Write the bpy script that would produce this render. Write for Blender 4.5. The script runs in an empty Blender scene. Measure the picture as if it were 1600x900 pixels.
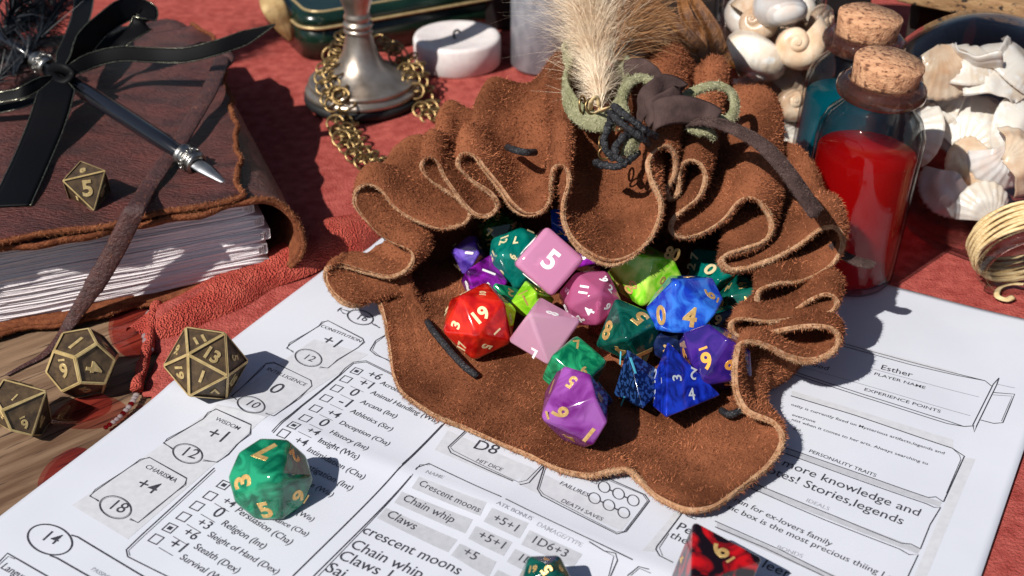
import bpy, bmesh, math, random, itertools
import numpy as np
from mathutils import Vector, Matrix
R_ = math.radians
random.seed(7); rng = np.random.default_rng(7)
S = bpy.context.scene
COL = S.collection
# 1 Blender unit = 1 cm (a table-top close-up)
S.unit_settings.system = 'METRIC'; S.unit_settings.scale_length = 0.01

# ------------------------------------------------------------------ camera
FPX, PITCH, CH = 1991.0, 0.56, 21.485
cam_d = bpy.data.cameras.new('camera'); cam = bpy.data.objects.new('camera', cam_d); COL.objects.link(cam)
cam.location = (0, 0, CH); cam.rotation_euler = (math.pi / 2 - PITCH, 0, 0)
cam_d.sensor_width = 36; cam_d.lens = FPX / 1600 * 36; cam_d.clip_start = 0.5; cam_d.clip_end = 3000
cam_d.dof.use_dof = True; cam_d.dof.focus_distance = 35.0; cam_d.dof.aperture_fstop = 0.20
S.camera = cam
# ------------------------------------------------------------------ sky and sun
SUN_AZ, SUN_EL = R_(46), R_(45)          # the way the light travels, seen from above, and its height
w = bpy.data.worlds.new('World'); S.world = w; w.use_nodes = True
wn = w.node_tree.nodes; bgn = wn['Background']
sky = wn.new('ShaderNodeTexSky'); sky.sky_type = 'NISHITA'; sky.sun_disc = False
sky.sun_elevation = SUN_EL
sx, sy = -math.cos(SUN_AZ), -math.sin(SUN_AZ)      # towards the sun
sky.sun_rotation = math.atan2(sx, sy)
w.node_tree.links.new(sky.outputs[0], bgn.inputs[0]); bgn.inputs[1].default_value = 0.05
sun_d = bpy.data.lights.new('sun', 'SUN'); sun_d.energy = 5.0; sun_d.angle = R_(0.5); sun_d.color = (1, .955, .88)
sun = bpy.data.objects.new('sun', sun_d); COL.objects.link(sun)
ld = Vector((math.cos(SUN_AZ) * math.cos(SUN_EL), math.sin(SUN_AZ) * math.cos(SUN_EL), -math.sin(SUN_EL)))
sun.rotation_euler = ld.to_track_quat('-Z', 'Y').to_euler(); sun.location = (-40, -40, 60)
S.view_settings.view_transform = 'Standard'; S.view_settings.look = 'None'
S.view_settings.exposure = 0.22; S.view_settings.gamma = 1.0; S.view_settings.use_curve_mapping = False
S.render.engine = 'CYCLES'
S.cycles.max_bounces = 12; S.cycles.transparent_max_bounces = 24; S.cycles.transmission_bounces = 12
S.cycles.caustics_reflective = False; S.cycles.caustics_refractive = False
S.cycles.use_denoising = True

# ------------------------------------------------------------------ helpers
C0 = np.array([0, 0, CH]); FW = np.array([0, math.cos(PITCH), -math.sin(PITCH)]); UPV = np.array([0, math.sin(PITCH), math.cos(PITCH)])
def at(px, py, z):
    """world point at height z on the sight line measured in the photograph (1600 x 900)"""
    d = FW + np.array([1., 0, 0]) * (px - 800) / FPX + UPV * (450 - py) / FPX
    return C0 + d * (z - CH) / d[2]
def ats(pts): return np.array([at(*p) for p in pts])
def pix(X):
    d = np.asarray(X, float) - C0; zz = d @ FW
    return 800 + FPX * d[..., 0] / zz, 450 - FPX * (d @ UPV) / zz
def norm(v): v = np.asarray(v, float); return v / (np.linalg.norm(v, axis=-1, keepdims=True) + 1e-12)

def link(o, parent=None):
    COL.objects.link(o)
    if parent is not None: o.parent = parent
    return o
def mesh(name, verts, faces, mats, smooth=True, midx=None):
    me = bpy.data.meshes.new(name)
    me.from_pydata([tuple(map(float, v)) for v in verts], [], [tuple(map(int, f)) for f in faces])
    for m in (mats if isinstance(mats, (list, tuple)) else [mats]): me.materials.append(m)
    if midx is not None: me.polygons.foreach_set('material_index', np.asarray(midx, np.int32))
    if smooth: me.polygons.foreach_set('use_smooth', np.ones(len(me.polygons), bool))
    me.update(); return me
def thing(name, label, cat, loc=(0, 0, 0), group=None):
    o = bpy.data.objects.new(name, None); o.location = tuple(map(float, loc)); o.empty_display_size = .5
    tag(o, label, cat, group); return link(o)
def tag(o, label=None, cat=None, group=None, kind=None):
    if label: o['label'] = label
    if cat: o['category'] = cat
    if group: o['group'] = group
    if kind: o['kind'] = kind
    return o
def part(root, name, vf, mats, smooth=True, midx=None, label=None):
    """vf = (verts in world space, faces); becomes a child of root"""
    v, f = vf[0], vf[1]
    base = world_loc(root)
    me = mesh(name, np.asarray(v, float) - base, f, mats, smooth, midx)
    o = bpy.data.objects.new(name, me); link(o, root)
    if label: o['label'] = label
    return o
def world_loc(o):
    p = np.zeros(3)
    while o is not None: p = p + np.array(o.location); o = o.parent
    return p
def single(name, vf, mats, label, cat, group=None, kind=None, smooth=True, midx=None):
    v = np.asarray(vf[0], float); base = np.array([(v[:, 0].min() + v[:, 0].max()) / 2, (v[:, 1].min() + v[:, 1].max()) / 2, v[:, 2].min()])
    me = mesh(name, v - base, vf[1], mats, smooth, midx); o = bpy.data.objects.new(name, me); o.location = tuple(base); link(o)
    return tag(o, label, cat, group, kind)
def join(*vfs):
    V, F, n = [], [], 0
    for v, f in vfs:
        V.append(np.asarray(v, float)); F += [tuple(i + n for i in q) for q in f]; n += len(v)
    return np.concatenate(V), F
def catmull(P, n, closed=False):
    """n samples of a centripetal-like smooth curve through P, even arc length"""
    P = np.asarray(P, float); m = len(P)
    if closed: Q = np.concatenate([P[-1:], P, P[:2]]); segs = m
    else: Q = np.concatenate([2 * P[:1] - P[1:2], P, 2 * P[-1:] - P[-2:-1]]); segs = m - 1
    out = []
    k = 14
    for i in range(segs):
        p0, p1, p2, p3 = Q[i:i + 4]
        t = np.linspace(0, 1, k, endpoint=False)[:, None]
        out.append(.5 * ((2 * p1) + (-p0 + p2) * t + (2 * p0 - 5 * p1 + 4 * p2 - p3) * t ** 2 + (-p0 + 3 * p1 - 3 * p2 + p3) * t ** 3))
    out = np.concatenate(out + [Q[segs + 1][None] if not closed else out[0][:1]])
    d = np.concatenate([[0], np.cumsum(np.linalg.norm(np.diff(out[:, :3], axis=0), axis=1))])
    s = np.linspace(0, d[-1], n, endpoint=not closed)
    return np.stack([np.interp(s, d, out[:, j]) for j in range(P.shape[1])], 1)
def frames(P, closed=False, ref=(0, 0, 1)):
    T = np.gradient(P, axis=0)
    if closed: T = np.roll(P, -1, 0) - np.roll(P, 1, 0)
    T = norm(T); N = np.empty_like(T); n = np.asarray(ref, float)
    for i in range(len(P)):
        n = n - T[i] * (n @ T[i]); 
        if np.linalg.norm(n) < 1e-5: n = np.array([1., 0.2, 0]) - T[i] * T[i][0]
        n = n / np.linalg.norm(n); N[i] = n
    return T, N, np.cross(T, N)
def tube(P, r, segs=10, closed=False, flat=1.0, ref=(0, 0, 1), cap=True, fixed=None):
    """swept tube; flat scales the thickness along the frame normal; fixed = constant width direction"""
    P = np.asarray(P, float); n = len(P); r = np.broadcast_to(np.asarray(r, float), (n,))
    T, N, B = frames(P, closed, ref)
    if fixed is not None:
        f = np.broadcast_to(np.asarray(fixed, float), P.shape); B = norm(f - T * (f * T).sum(1, keepdims=True)); N = np.cross(B, T)
    a = np.linspace(0, 2 * np.pi, segs, endpoint=False)
    V = P[:, None] + r[:, None, None] * (np.cos(a)[None, :, None] * B[:, None] + flat * np.sin(a)[None, :, None] * N[:, None])
    V = V.reshape(-1, 3); F = []
    for i in range(n if closed else n - 1):
        j = (i + 1) % n
        for k in range(segs): k2 = (k + 1) % segs; F.append((i * segs + k, i * segs + k2, j * segs + k2, j * segs + k))
    if not closed and cap: F.append(tuple(range(segs - 1, -1, -1))); F.append(tuple((n - 1) * segs + k for k in range(segs)))
    return V, F
def lathe(prof, segs=48, center=(0, 0, 0), axis=None):
    V, F = [], []; prof = [(max(r, 1e-4), z) for r, z in prof]; n = len(prof)
    a = np.linspace(0, 2 * np.pi, segs, endpoint=False)
    for r, z in prof: V += [(r * math.cos(t), r * math.sin(t), z) for t in a]
    for i in range(n - 1):
        for k in range(segs): k2 = (k + 1) % segs; F.append((i * segs + k, i * segs + k2, (i + 1) * segs + k2, (i + 1) * segs + k))
    V = np.array(V)
    if axis is not None:
        q = np.array(Vector((0, 0, 1)).rotation_difference(Vector(axis)).to_matrix()); V = V @ q.T
    return V + np.asarray(center, float), F
def grid(nu, nv, f, closed_u=False):
    V = [f(u, v) for u in range(nu) for v in range(nv)]; F = []
    for u in range(nu if closed_u else nu - 1):
        u2 = (u + 1) % nu
        for v in range(nv - 1): F.append((u * nv + v, u2 * nv + v, u2 * nv + v + 1, u * nv + v + 1))
    return np.array(V, float), F
def solid(vf, t, flip=False):
    """give an open grid sheet a thickness t (downwards along its normals) with closed rim"""
    v, f = vf; bm = bmesh.new(); bv = [bm.verts.new(tuple(p)) for p in v]
    for q in f: bm.faces.new([bv[i] for i in q])
    bm.normal_update(); nn = np.array([b.normal for b in bm.verts]); ed = [(e.verts[0].index, e.verts[1].index) for e in bm.edges if len(e.link_faces) == 1]
    bm.verts.index_update(); ed = []
    for q in bm.faces:
        for l in q.loops:
            if len(l.edge.link_faces) == 1: ed.append((l.vert.index, l.link_loop_next.vert.index))
    bm.free(); n = len(v); V = np.concatenate([v, v - nn * t]); F = list(f) + [tuple(i + n for i in reversed(q)) for q in f]
    nb = len(F)
    F += [(b, a, a + n, b + n) for a, b in ed]
    return V, F, nb
def box(c, sx, sy, sz, rz=0, bev=0.0):
    """box centred at c in x,y with its bottom at c z"""
    bm = bmesh.new(); bmesh.ops.create_cube(bm, size=1)
    for v in bm.verts: v.co = Vector((v.co.x * sx, v.co.y * sy, (v.co.z + .5) * sz))
    if bev: bmesh.ops.bevel(bm, geom=bm.edges[:], offset=bev, segments=2, affect='EDGES', profile=.6)
    bm.verts.index_update(); V = np.array([v.co for v in bm.verts]); F = [[v.index for v in f.verts] for f in bm.faces]; bm.free()
    c_, s_ = math.cos(rz), math.sin(rz); M = np.array([[c_, -s_, 0], [s_, c_, 0], [0, 0, 1]])
    return V @ M.T + np.asarray(c, float), F
def vnoise(P, sc, seed=0):
    """cheap smooth pseudo noise in -1..1"""
    r = np.random.default_rng(seed); P = np.asarray(P, float); o = np.zeros(P.shape[:-1])
    for k in range(7):
        d = r.normal(size=P.shape[-1]); d /= np.linalg.norm(d); o += np.sin(P @ d * sc * r.uniform(.6, 1.7) + r.uniform(0, 6.28))
    return o / 4
def fuzz(root, name, src, count, length, width, mat, lean=.8, flow=(0, 0, 0), seed=3, keep=None):
    """short nap fibres standing on a mesh object: real triangles, one 'stuff' part"""
    dg = bpy.context.evaluated_depsgraph_get(); dg.update(); ev = src.evaluated_get(dg); me = ev.to_mesh(); me.calc_loop_triangles()
    nv = len(me.vertices); co = np.empty(nv * 3); me.vertices.foreach_get('co', co); co = co.reshape(-1, 3)
    nt = len(me.loop_triangles); ti = np.empty(nt * 3, np.int32); me.loop_triangles.foreach_get('vertices', ti); ti = ti.reshape(-1, 3)
    ev.to_mesh_clear()
    a, b, c = co[ti[:, 0]], co[ti[:, 1]], co[ti[:, 2]]; cr = np.cross(b - a, c - a); ar = np.linalg.norm(cr, axis=1); nrm = norm(cr)
    r = np.random.default_rng(seed); p = ar / ar.sum(); k = r.choice(nt, count, p=p)
    u, v = r.random(count), r.random(count); m = u + v > 1; u[m], v[m] = 1 - u[m], 1 - v[m]
    P = a[k] + (b[k] - a[k]) * u[:, None] + (c[k] - a[k]) * v[:, None]; N = nrm[k]
    D = norm(N * (1 - .5 * lean) + lean * r.normal(size=(count, 3)) * .75 + np.asarray(flow) + .7 * np.stack([vnoise(P, 1.1, s) for s in (1, 2, 3)], 1))
    L = length * r.uniform(.5, 1.3, count); W = norm(np.cross(D, r.normal(size=(count, 3)))) * (width * r.uniform(.6, 1.3, count))[:, None]
    V = np.stack([P - W - N * .01, P + W - N * .01, P + D * L[:, None]], 1).reshape(-1, 3)
    me = bpy.data.meshes.new(name); me.vertices.add(len(V)); me.vertices.foreach_set('co', V.ravel())
    me.loops.add(count * 3); me.loops.foreach_set('vertex_index', np.arange(count * 3, dtype=np.int32))
    me.polygons.add(count); me.polygons.foreach_set('loop_start', np.arange(0, count * 3, 3, dtype=np.int32))
    at_ = me.attributes.new('tone', 'FLOAT', 'POINT'); at_.data.foreach_set('value', np.repeat(r.random(count), 3).astype(np.float32))
    me.materials.append(mat); me.update(); me.validate()
    o = bpy.data.objects.new(name, me); link(o, root); o['kind'] = 'stuff'
    return o

# ------------------------------------------------------------------ materials
MT = {}
def pmat(name, c1, c2=None, scale=2., rough=.6, metal=0., bump=0., bscale=8., bdist=.05, detail=4., coat=0., sheen=0., spec=.5,
         trans=0., ior=1.45, sss=0., wave=None, contrast=(.35, .65), c3=None, s3=20., aniso=None, emit=None, tone=False, distort=0., rvar=0.):
    m = bpy.data.materials.new(name); m.use_nodes = True; nt = m.node_tree; N, L = nt.nodes, nt.links; b = N['Principled BSDF']
    tc = N.new('ShaderNodeTexCoord'); mp = N.new('ShaderNodeMapping'); L.new(tc.outputs['Object'], mp.inputs[0])
    if aniso: mp.inputs['Scale'].default_value = aniso[0]; mp.inputs['Rotation'].default_value = aniso[1]
    b.inputs['Base Color'].default_value = (*c1, 1); b.inputs['Roughness'].default_value = rough; b.inputs['Metallic'].default_value = metal
    b.inputs['Specular IOR Level'].default_value = spec; b.inputs['Coat Weight'].default_value = coat; b.inputs['Coat Roughness'].default_value = .06
    b.inputs['Sheen Weight'].default_value = sheen; b.inputs['Transmission Weight'].default_value = trans; b.inputs['IOR'].default_value = ior
    if sheen: b.inputs['Sheen Roughness'].default_value = .45
    if sss: b.inputs['Subsurface Weight'].default_value = sss; b.inputs['Subsurface Radius'].default_value = (.25, .18, .14); b.inputs['Subsurface Scale'].default_value = 1.0
    col = None
    if c2:
        n = N.new('ShaderNodeTexNoise'); n.inputs['Scale'].default_value = scale; n.inputs['Detail'].default_value = detail; n.inputs['Distortion'].default_value = distort
        L.new(mp.outputs[0], n.inputs['Vector']); r = N.new('ShaderNodeValToRGB')
        r.color_ramp.elements[0].position, r.color_ramp.elements[1].position = contrast
        r.color_ramp.elements[0].color = (*c1, 1); r.color_ramp.elements[1].color = (*c2, 1); L.new(n.outputs['Fac'], r.inputs[0]); col = r.outputs[0]
    if c3:
        n3 = N.new('ShaderNodeTexNoise'); n3.inputs['Scale'].default_value = s3; n3.inputs['Detail'].default_value = 3; L.new(mp.outputs[0], n3.inputs['Vector'])
        r3 = N.new('ShaderNodeValToRGB'); r3.color_ramp.elements[0].position = .56; r3.color_ramp.elements[1].position = .66; L.new(n3.outputs['Fac'], r3.inputs[0])
        mx = N.new('ShaderNodeMix'); mx.data_type = 'RGBA'; L.new(r3.outputs[0], mx.inputs[0])
        if col: L.new(col, mx.inputs[6])
        else: mx.inputs[6].default_value = (*c1, 1)
        mx.inputs[7].default_value = (*c3, 1); col = mx.outputs[2]
    if tone:
        a = N.new('ShaderNodeAttribute'); a.attribute_name = 'tone'; hs = N.new('ShaderNodeMapRange'); hs.inputs[3].default_value = .5; hs.inputs[4].default_value = 1.5
        L.new(a.outputs['Fac'], hs.inputs[0]); vm = N.new('ShaderNodeVectorMath'); vm.operation = 'SCALE'; L.new(hs.outputs[0], vm.inputs['Scale'])
        if col: L.new(col, vm.inputs[0])
        else: vm.inputs[0].default_value = c1
        col = vm.outputs[0]
    if col: L.new(col, b.inputs['Base Color'])
    if rvar:
        nr = N.new('ShaderNodeTexNoise'); nr.inputs['Scale'].default_value = 3.; nr.inputs['Detail'].default_value = 6; L.new(mp.outputs[0], nr.inputs['Vector'])
        mr = N.new('ShaderNodeMapRange'); mr.inputs[3].default_value = max(0, rough - rvar); mr.inputs[4].default_value = rough + rvar
        L.new(nr.outputs['Fac'], mr.inputs[0]); L.new(mr.outputs[0], b.inputs['Roughness'])
    if bump:
        if wave == 'voronoi':
            n = N.new('ShaderNodeTexVoronoi'); n.inputs['Scale'].default_value = bscale; out = n.outputs['Distance']
        else:
            n = N.new('ShaderNodeTexNoise'); n.inputs['Scale'].default_value = bscale; n.inputs['Detail'].default_value = 6; n.inputs['Roughness'].default_value = .6; out = n.outputs['Fac']
        L.new(mp.outputs[0], n.inputs['Vector']); bp = N.new('ShaderNodeBump'); bp.inputs['Strength'].default_value = bump; bp.inputs['Distance'].default_value = bdist
        L.new(out, bp.inputs['Height']); L.new(bp.outputs[0], b.inputs['Normal'])
    MT[name] = m; return m
def clear(name, col, refr=.0, rough=0.0, ior=1.45, tint_refr=None, gloss=1.0, milk=0., milk_col=None, back=.35):
    """clear glass: fresnel reflection over straight-through transparency, with a share of true refraction"""
    m = bpy.data.materials.new(name); m.use_nodes = True; nt = m.node_tree; N, L = nt.nodes, nt.links; N.remove(N['Principled BSDF'])
    out = N['Material Output']; t = N.new('ShaderNodeBsdfTransparent'); t.inputs[0].default_value = (*col, 1)
    g = N.new('ShaderNodeBsdfGlossy'); g.inputs['Roughness'].default_value = rough + .02; g.inputs[0].default_value = (1, 1, 1, 1)
    lw0 = N.new('ShaderNodeLayerWeight'); lw0.inputs[0].default_value = .5; pw = N.new('ShaderNodeMath'); pw.operation = 'POWER'; pw.inputs[1].default_value = 4.5; L.new(lw0.outputs['Facing'], pw.inputs[0])
    f = N.new('ShaderNodeMath'); f.operation = 'MULTIPLY_ADD'; f.inputs[1].default_value = .75 * gloss; f.inputs[2].default_value = .035 * gloss; L.new(pw.outputs[0], f.inputs[0]); src = t.outputs[0]
    if refr:
        r = N.new('ShaderNodeBsdfRefraction'); r.inputs[0].default_value = (*(tint_refr or col), 1); r.inputs['IOR'].default_value = ior; r.inputs['Roughness'].default_value = rough
        x = N.new('ShaderNodeMixShader'); x.inputs[0].default_value = refr; L.new(src, x.inputs[1]); L.new(r.outputs[0], x.inputs[2]); src = x.outputs[0]
    if milk:      # colouring matter that scatters a little light inside
        dfu = N.new('ShaderNodeBsdfDiffuse'); dfu.inputs[0].default_value = (*milk_col, 1); tl = N.new('ShaderNodeBsdfTranslucent'); tl.inputs[0].default_value = (*milk_col, 1)
        xm = N.new('ShaderNodeMixShader'); xm.inputs[0].default_value = back; L.new(dfu.outputs[0], xm.inputs[1]); L.new(tl.outputs[0], xm.inputs[2])
        xk = N.new('ShaderNodeMixShader'); xk.inputs[0].default_value = milk; L.new(src, xk.inputs[1]); L.new(xm.outputs[0], xk.inputs[2]); src = xk.outputs[0]
    x2 = N.new('ShaderNodeMixShader'); L.new(f.outputs[0], x2.inputs[0]); L.new(src, x2.inputs[1]); L.new(g.outputs[0], x2.inputs[2]); L.new(x2.outputs[0], out.inputs[0])
    MT[name] = m; return m
def dark_edge_glass(name, col=(.97, .98, .98), edge=(.45, .47, .49), gloss=.5):
    """thin bottle glass: see-through, darker where the wall is seen edge-on"""
    m = clear(name, col, gloss=gloss); N, L = m.node_tree.nodes, m.node_tree.links
    lw = N.new('ShaderNodeLayerWeight'); lw.inputs[0].default_value = .35; mx = N.new('ShaderNodeMix'); mx.data_type = 'RGBA'
    mx.inputs[6].default_value = (*col, 1); mx.inputs[7].default_value = (*edge, 1); L.new(lw.outputs['Facing'], mx.inputs[0])
    t = [n for n in N if n.type == 'BSDF_TRANSPARENT'][0]; L.new(mx.outputs[2], t.inputs[0]); return m

SUEDE1, SUEDE2 = (.26, .092, .044), (.10, .034, .016)
pmat('suede', SUEDE2, SUEDE1, scale=.5, rough=1., bump=.8, bscale=14, bdist=.08, spec=.05)
pmat('suede_nap', (.135, .045, .022), (.44, .165, .08), scale=.6, rough=1., spec=.08, tone=True, contrast=(.3, .68), c3=(.30, .105, .05), s3=1.6, detail=7)
pmat('suede_edge', (.46, .28, .17), (.33, .17, .09), scale=6, rough=1., bump=.6, bscale=25, bdist=.05, spec=.1)
pmat('edge_nap', (.55, .36, .22), (.36, .18, .09), scale=3, rough=1, spec=.1, tone=True)
pmat('sage', (.30, .29, .18), (.20, .2, .11), scale=3, rough=1., bump=.5, bscale=20, spec=.1)
pmat('sage_nap', (.42, .41, .27), (.3, .29, .17), scale=3, rough=1, spec=.1, tone=True)
pmat('brown_lace', (.075, .045, .042), (.04, .024, .022), scale=2, rough=.85, bump=.5, bscale=12, bdist=.05, spec=.25)
pmat('brown_nap', (.12, .078, .07), (.07, .045, .04), scale=3, rough=1, spec=.1, tone=True)
pmat('black_cord', (.005, .005, .007), (.02, .02, .024), scale=9, rough=.5, bump=1., bscale=22, bdist=.05, spec=.4, c3=(.10, .10, .11), s3=26.)
pmat('paper', (.565, .585, .655), (.515, .535, .605), scale=.22, rough=.75, bump=.12, bscale=30, bdist=.01, spec=.3)
pmat('ink', (.022, .022, .032), (.055, .055, .07), scale=12, rough=.6)
pmat('grey_ink', (.28, .29, .33), (.36, .37, .41), scale=10, rough=.7)
pmat('pale_print', (.38, .39, .43), (.43, .44, .48), scale=5, rough=.7, spec=.3)
pmat('paler_print', (.475, .485, .525), (.52, .53, .57), scale=5, rough=.7, spec=.3)
pmat('red_cloth', (.34, .062, .052), (.50, .115, .095), scale=2.2, rough=1., bump=1., bscale=13, bdist=.13, spec=.05, detail=8)
pmat('red_crepe', (.40, .06, .045), (.54, .11, .08), scale=1.5, rough=.95, bump=1., bscale=17, bdist=.10, wave='voronoi', spec=.05)
def wood(name, a, b, c):
    m = pmat(name, a, b, scale=1.2, rough=.75, bump=.7, bscale=3., bdist=.08, aniso=((.16, 2.2, 2.2), (0, 0, 0)), c3=c, s3=3.2, detail=8); return m
wood('table_wood', (.10, .05, .026), (.26, .165, .10), (.022, .011, .007))
wood('plank_wood', (.22, .115, .05), (.32, .19, .09), (.02, .012, .009))
pmat('shade_panel_wood', (.014, .008, .006), (.03, .016, .01), scale=2, rough=.7, aniso=((.2, 2, 2), (0, 0, 0)), bump=.4, bscale=4)  # panel wood kept very dark to deepen the shade under the crate board
pmat('backdrop_black', (.006, .005, .006), (.012, .009, .009), scale=3, rough=.6)  # near-black of the boxes added to darken the background
pmat('leather', (.135, .036, .029), (.058, .017, .016), scale=.8, rough=.34, bump=1., bscale=5.5, bdist=.24, spec=.5, aniso=((1., 2.2, 1.), (0, 0, .5)), rvar=.12)
pmat('leather_raw', (.22, .075, .034), (.13, .04, .02), scale=5, rough=1, bump=.7, bscale=16, bdist=.08, spec=.1)
pmat('leather_nap', (.32, .13, .06), (.2, .07, .035), scale=3, rough=1, spec=.1, tone=True)
pmat('strap', (.075, .030, .028), (.045, .02, .02), scale=3, rough=.5, bump=.9, bscale=9, bdist=.09, spec=.5)
pmat('page', (.80, .75, .76), (.72, .66, .68), scale=1.5, rough=.85, bump=.25, bscale=6, bdist=.03, aniso=((.5, .5, 14), (0, 0, 0)))
pmat('brass', (.66, .50, .24), (.46, .33, .14), scale=3, rough=.4, metal=.4, bump=.15, bscale=14, rvar=.1)
pmat('brass_dark', (.13, .084, .045), (.06, .04, .026), scale=4, rough=.45, metal=.3, bump=.3, bscale=14)
pmat('pewter', (.52, .46, .40), (.34, .28, .23), scale=1.1, rough=.34, metal=.85, rvar=.12, detail=7, bump=.06, bscale=7)
pmat('silver', (.52, .50, .47), (.25, .24, .22), scale=5, rough=.3, metal=1., bump=.4, bscale=8, bdist=.04)
pmat('steel', (.36, .37, .39), (.26, .27, .29), scale=3, rough=.5, metal=1., bump=.12, bscale=12)
pmat('chain_brass', (.36, .25, .11), (.17, .105, .045), scale=2, rough=.36, metal=.9)
pmat('black_lacquer', (.008, .009, .013), rough=.16, coat=.6, bump=.05, bscale=4)
pmat('ribbon', (.0015, .0015, .0025), (.004, .004, .005), scale=60, rough=.55, bump=.3, bscale=60, bdist=.01, spec=.12)
pmat('glitter', (.30, .30, .22), (.03, .03, .03), scale=40, rough=.25, metal=.8, contrast=(.4, .55))
pmat('rubber', (.01, .01, .011), rough=.6)
pmat('wax', (.72, .67, .66), (.64, .58, .58), scale=2, rough=.45, sss=.25, bump=.1, bscale=3)
pmat('wick', (.01, .01, .01), rough=.9, bump=.4, bscale=30)
pmat('tin_green', (.003, .012, .008), (.006, .022, .013), scale=1, rough=.22, coat=.4)
pmat('gold_line', (.55, .42, .22), (.42, .3, .14), scale=5, rough=.35, metal=.4)
pmat('dry_leaf', (.50, .36, .17), (.30, .18, .07), scale=2, rough=.7, bump=.4, bscale=8)
pmat('husk', (.20, .075, .014), (.085, .028, .008), scale=1.5, rough=.55, bump=.5, bscale=5, aniso=((4, 4, .6), (0, 0, 0)))
pmat('smoke_glass', (.16, .165, .19), (.25, .255, .28), scale=2.5, rough=.35, bump=.3, bscale=4, aniso=((1, 1, .5), (0, 0, 0)))
pmat('cork', (.62, .34, .19), (.44, .21, .11), scale=3, rough=.9, bump=.8, bscale=7, bdist=.12, c3=(.16, .065, .035), s3=6.)
pmat('shell_white', (.82, .76, .68), (.70, .54, .38), scale=.9, rough=.28, bump=.25, bscale=7, sss=.2, contrast=(.42, .75), detail=7, c3=(.86, .84, .80), s3=2.5)
pmat('shell_cream', (.62, .37, .21), (.80, .64, .48), scale=1.3, rough=.22, bump=.2, bscale=6, sss=.2, contrast=(.3, .6), detail=7, c3=(.72, .5, .34), s3=3.)
pmat('shell_pearl', (.74, .74, .74), (.68, .58, .52), scale=1.5, rough=.2, coat=.4)
pmat('shell_lip', (.74, .38, .2), (.8, .6, .45), scale=2, rough=.35)
pmat('raffia', (.74, .58, .33), (.56, .39, .18), scale=3, rough=.6, bump=.5, bscale=10, aniso=((1, 1, 5), (0, 0, 0)))
pmat('down_cream', (.92, .80, .63), (.80, .62, .44), scale=1.5, rough=.9, spec=.2, tone=False, sss=0)
pmat('down_tan', (.52, .30, .15), (.34, .16, .07), scale=1.2, rough=.9, spec=.2)
pmat('black_feather', (.006, .008, .012), (.016, .02, .026), scale=5, rough=.45)
dark_edge_glass('bottle_glass'); dark_edge_glass('jar_glass', (.96, .96, .96), (.66, .66, .68), 1.0)
clear('red_liquid', (.97, .03, .025), refr=.22, ior=1.33, tint_refr=(.97, .03, .025), milk=.40, milk_col=(1., .010, .012), gloss=.25, back=.5)
clear('teal_liquid', (.05, .52, .62), refr=.2, ior=1.33, tint_refr=(.02, .4, .5), milk=.55, milk_col=(.001, .28, .38), gloss=.2, back=.6)
clear('lip_glass', (.80, .66, .62), refr=.5, ior=1.5, tint_refr=(.74, .55, .5), milk=.06, milk_col=(.5, .25, .2)); clear('petal', (.90, .42, .40), rough=.05, ior=1.45, milk=.08, milk_col=(.5, .06, .06))
clear('bead', (.93, .88, .9), refr=.5, ior=1.5, milk=.3, milk_col=(.8, .75, .78)); clear('bead_red', (.8, .05, .07), refr=.5, ior=1.5)
# ================================================================== the setting
# ---- wooden table of planks
TZ = -0.22
ang = R_(40)
for i in range(-4, 5):
    wdt = 8.6
    d = np.array([-math.sin(ang), math.cos(ang)]) * (i * 8.75 + 3.0)
    V, F = box((0, 0, 0), 150, wdt, 1.6, 0, .12)
    if i == -4:
        table = bpy.data.objects.new('table', None); table.location = (0, 30, TZ); link(table); tag(table, kind='structure')
    me = mesh('plank', V, F, MT['table_wood'], smooth=False)
    o = bpy.data.objects.new('plank', me); link(o, table); o.location = (d[0] - 6 + i * 3.1, d[1], -1.6 - .012 * ((i * 7) % 3)); o.rotation_euler = (0, 0, ang)
# ---- paper sheet
YAW, OX, OY = -0.508, -2.221, 42.372
EX = np.array([math.cos(YAW), math.sin(YAW)]); EY = np.array([math.sin(YAW), -math.cos(YAW)])     # page right, page down
CR0 = at(628, 739, 0)[:2]
def page_uv(xy): d = np.asarray(xy, float)[..., :2] - np.array([OX, OY]); return d @ EX, d @ EY
def paper_h(xy):
    xy = np.asarray(xy, float)[..., :2]; u, v = page_uv(xy)
    d = np.abs((xy - CR0) @ EY); d2 = np.abs(u - 10.6)
    h = .13 * np.exp(-d / .8) + .07 * np.exp(-d2 / .7) + .012 * np.sin(u * .9 + 1) * np.sin(v * .7)
    edge = np.clip(1 - (21.6 - u) / 3.0, 0, 1); tr = np.clip(1 - v / 4, 0, 1)
    return h + .25 * edge ** 2 * np.clip((18 - v) / 14, 0, 1) * .5
nu, nv = 109, 141
def pf(i, j):
    u, v = 21.6 * i / (nu - 1), 27.9 * j / (nv - 1); p = np.array([OX, OY]) + EX * u + EY * v; return (p[0], p[1], float(paper_h(p)))
V, F = grid(nu, nv, pf); F = [f[::-1] for f in F]
V2, F2, nb = solid((V, F), .02)
sheet = bpy.data.objects.new('printed_sheet', mesh('printed_sheet', V2, F2, MT['paper'])); link(sheet)
tag(sheet, 'white printed form sheet with black frames and lettering under the brown pouch', 'paper sheet')
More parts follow.
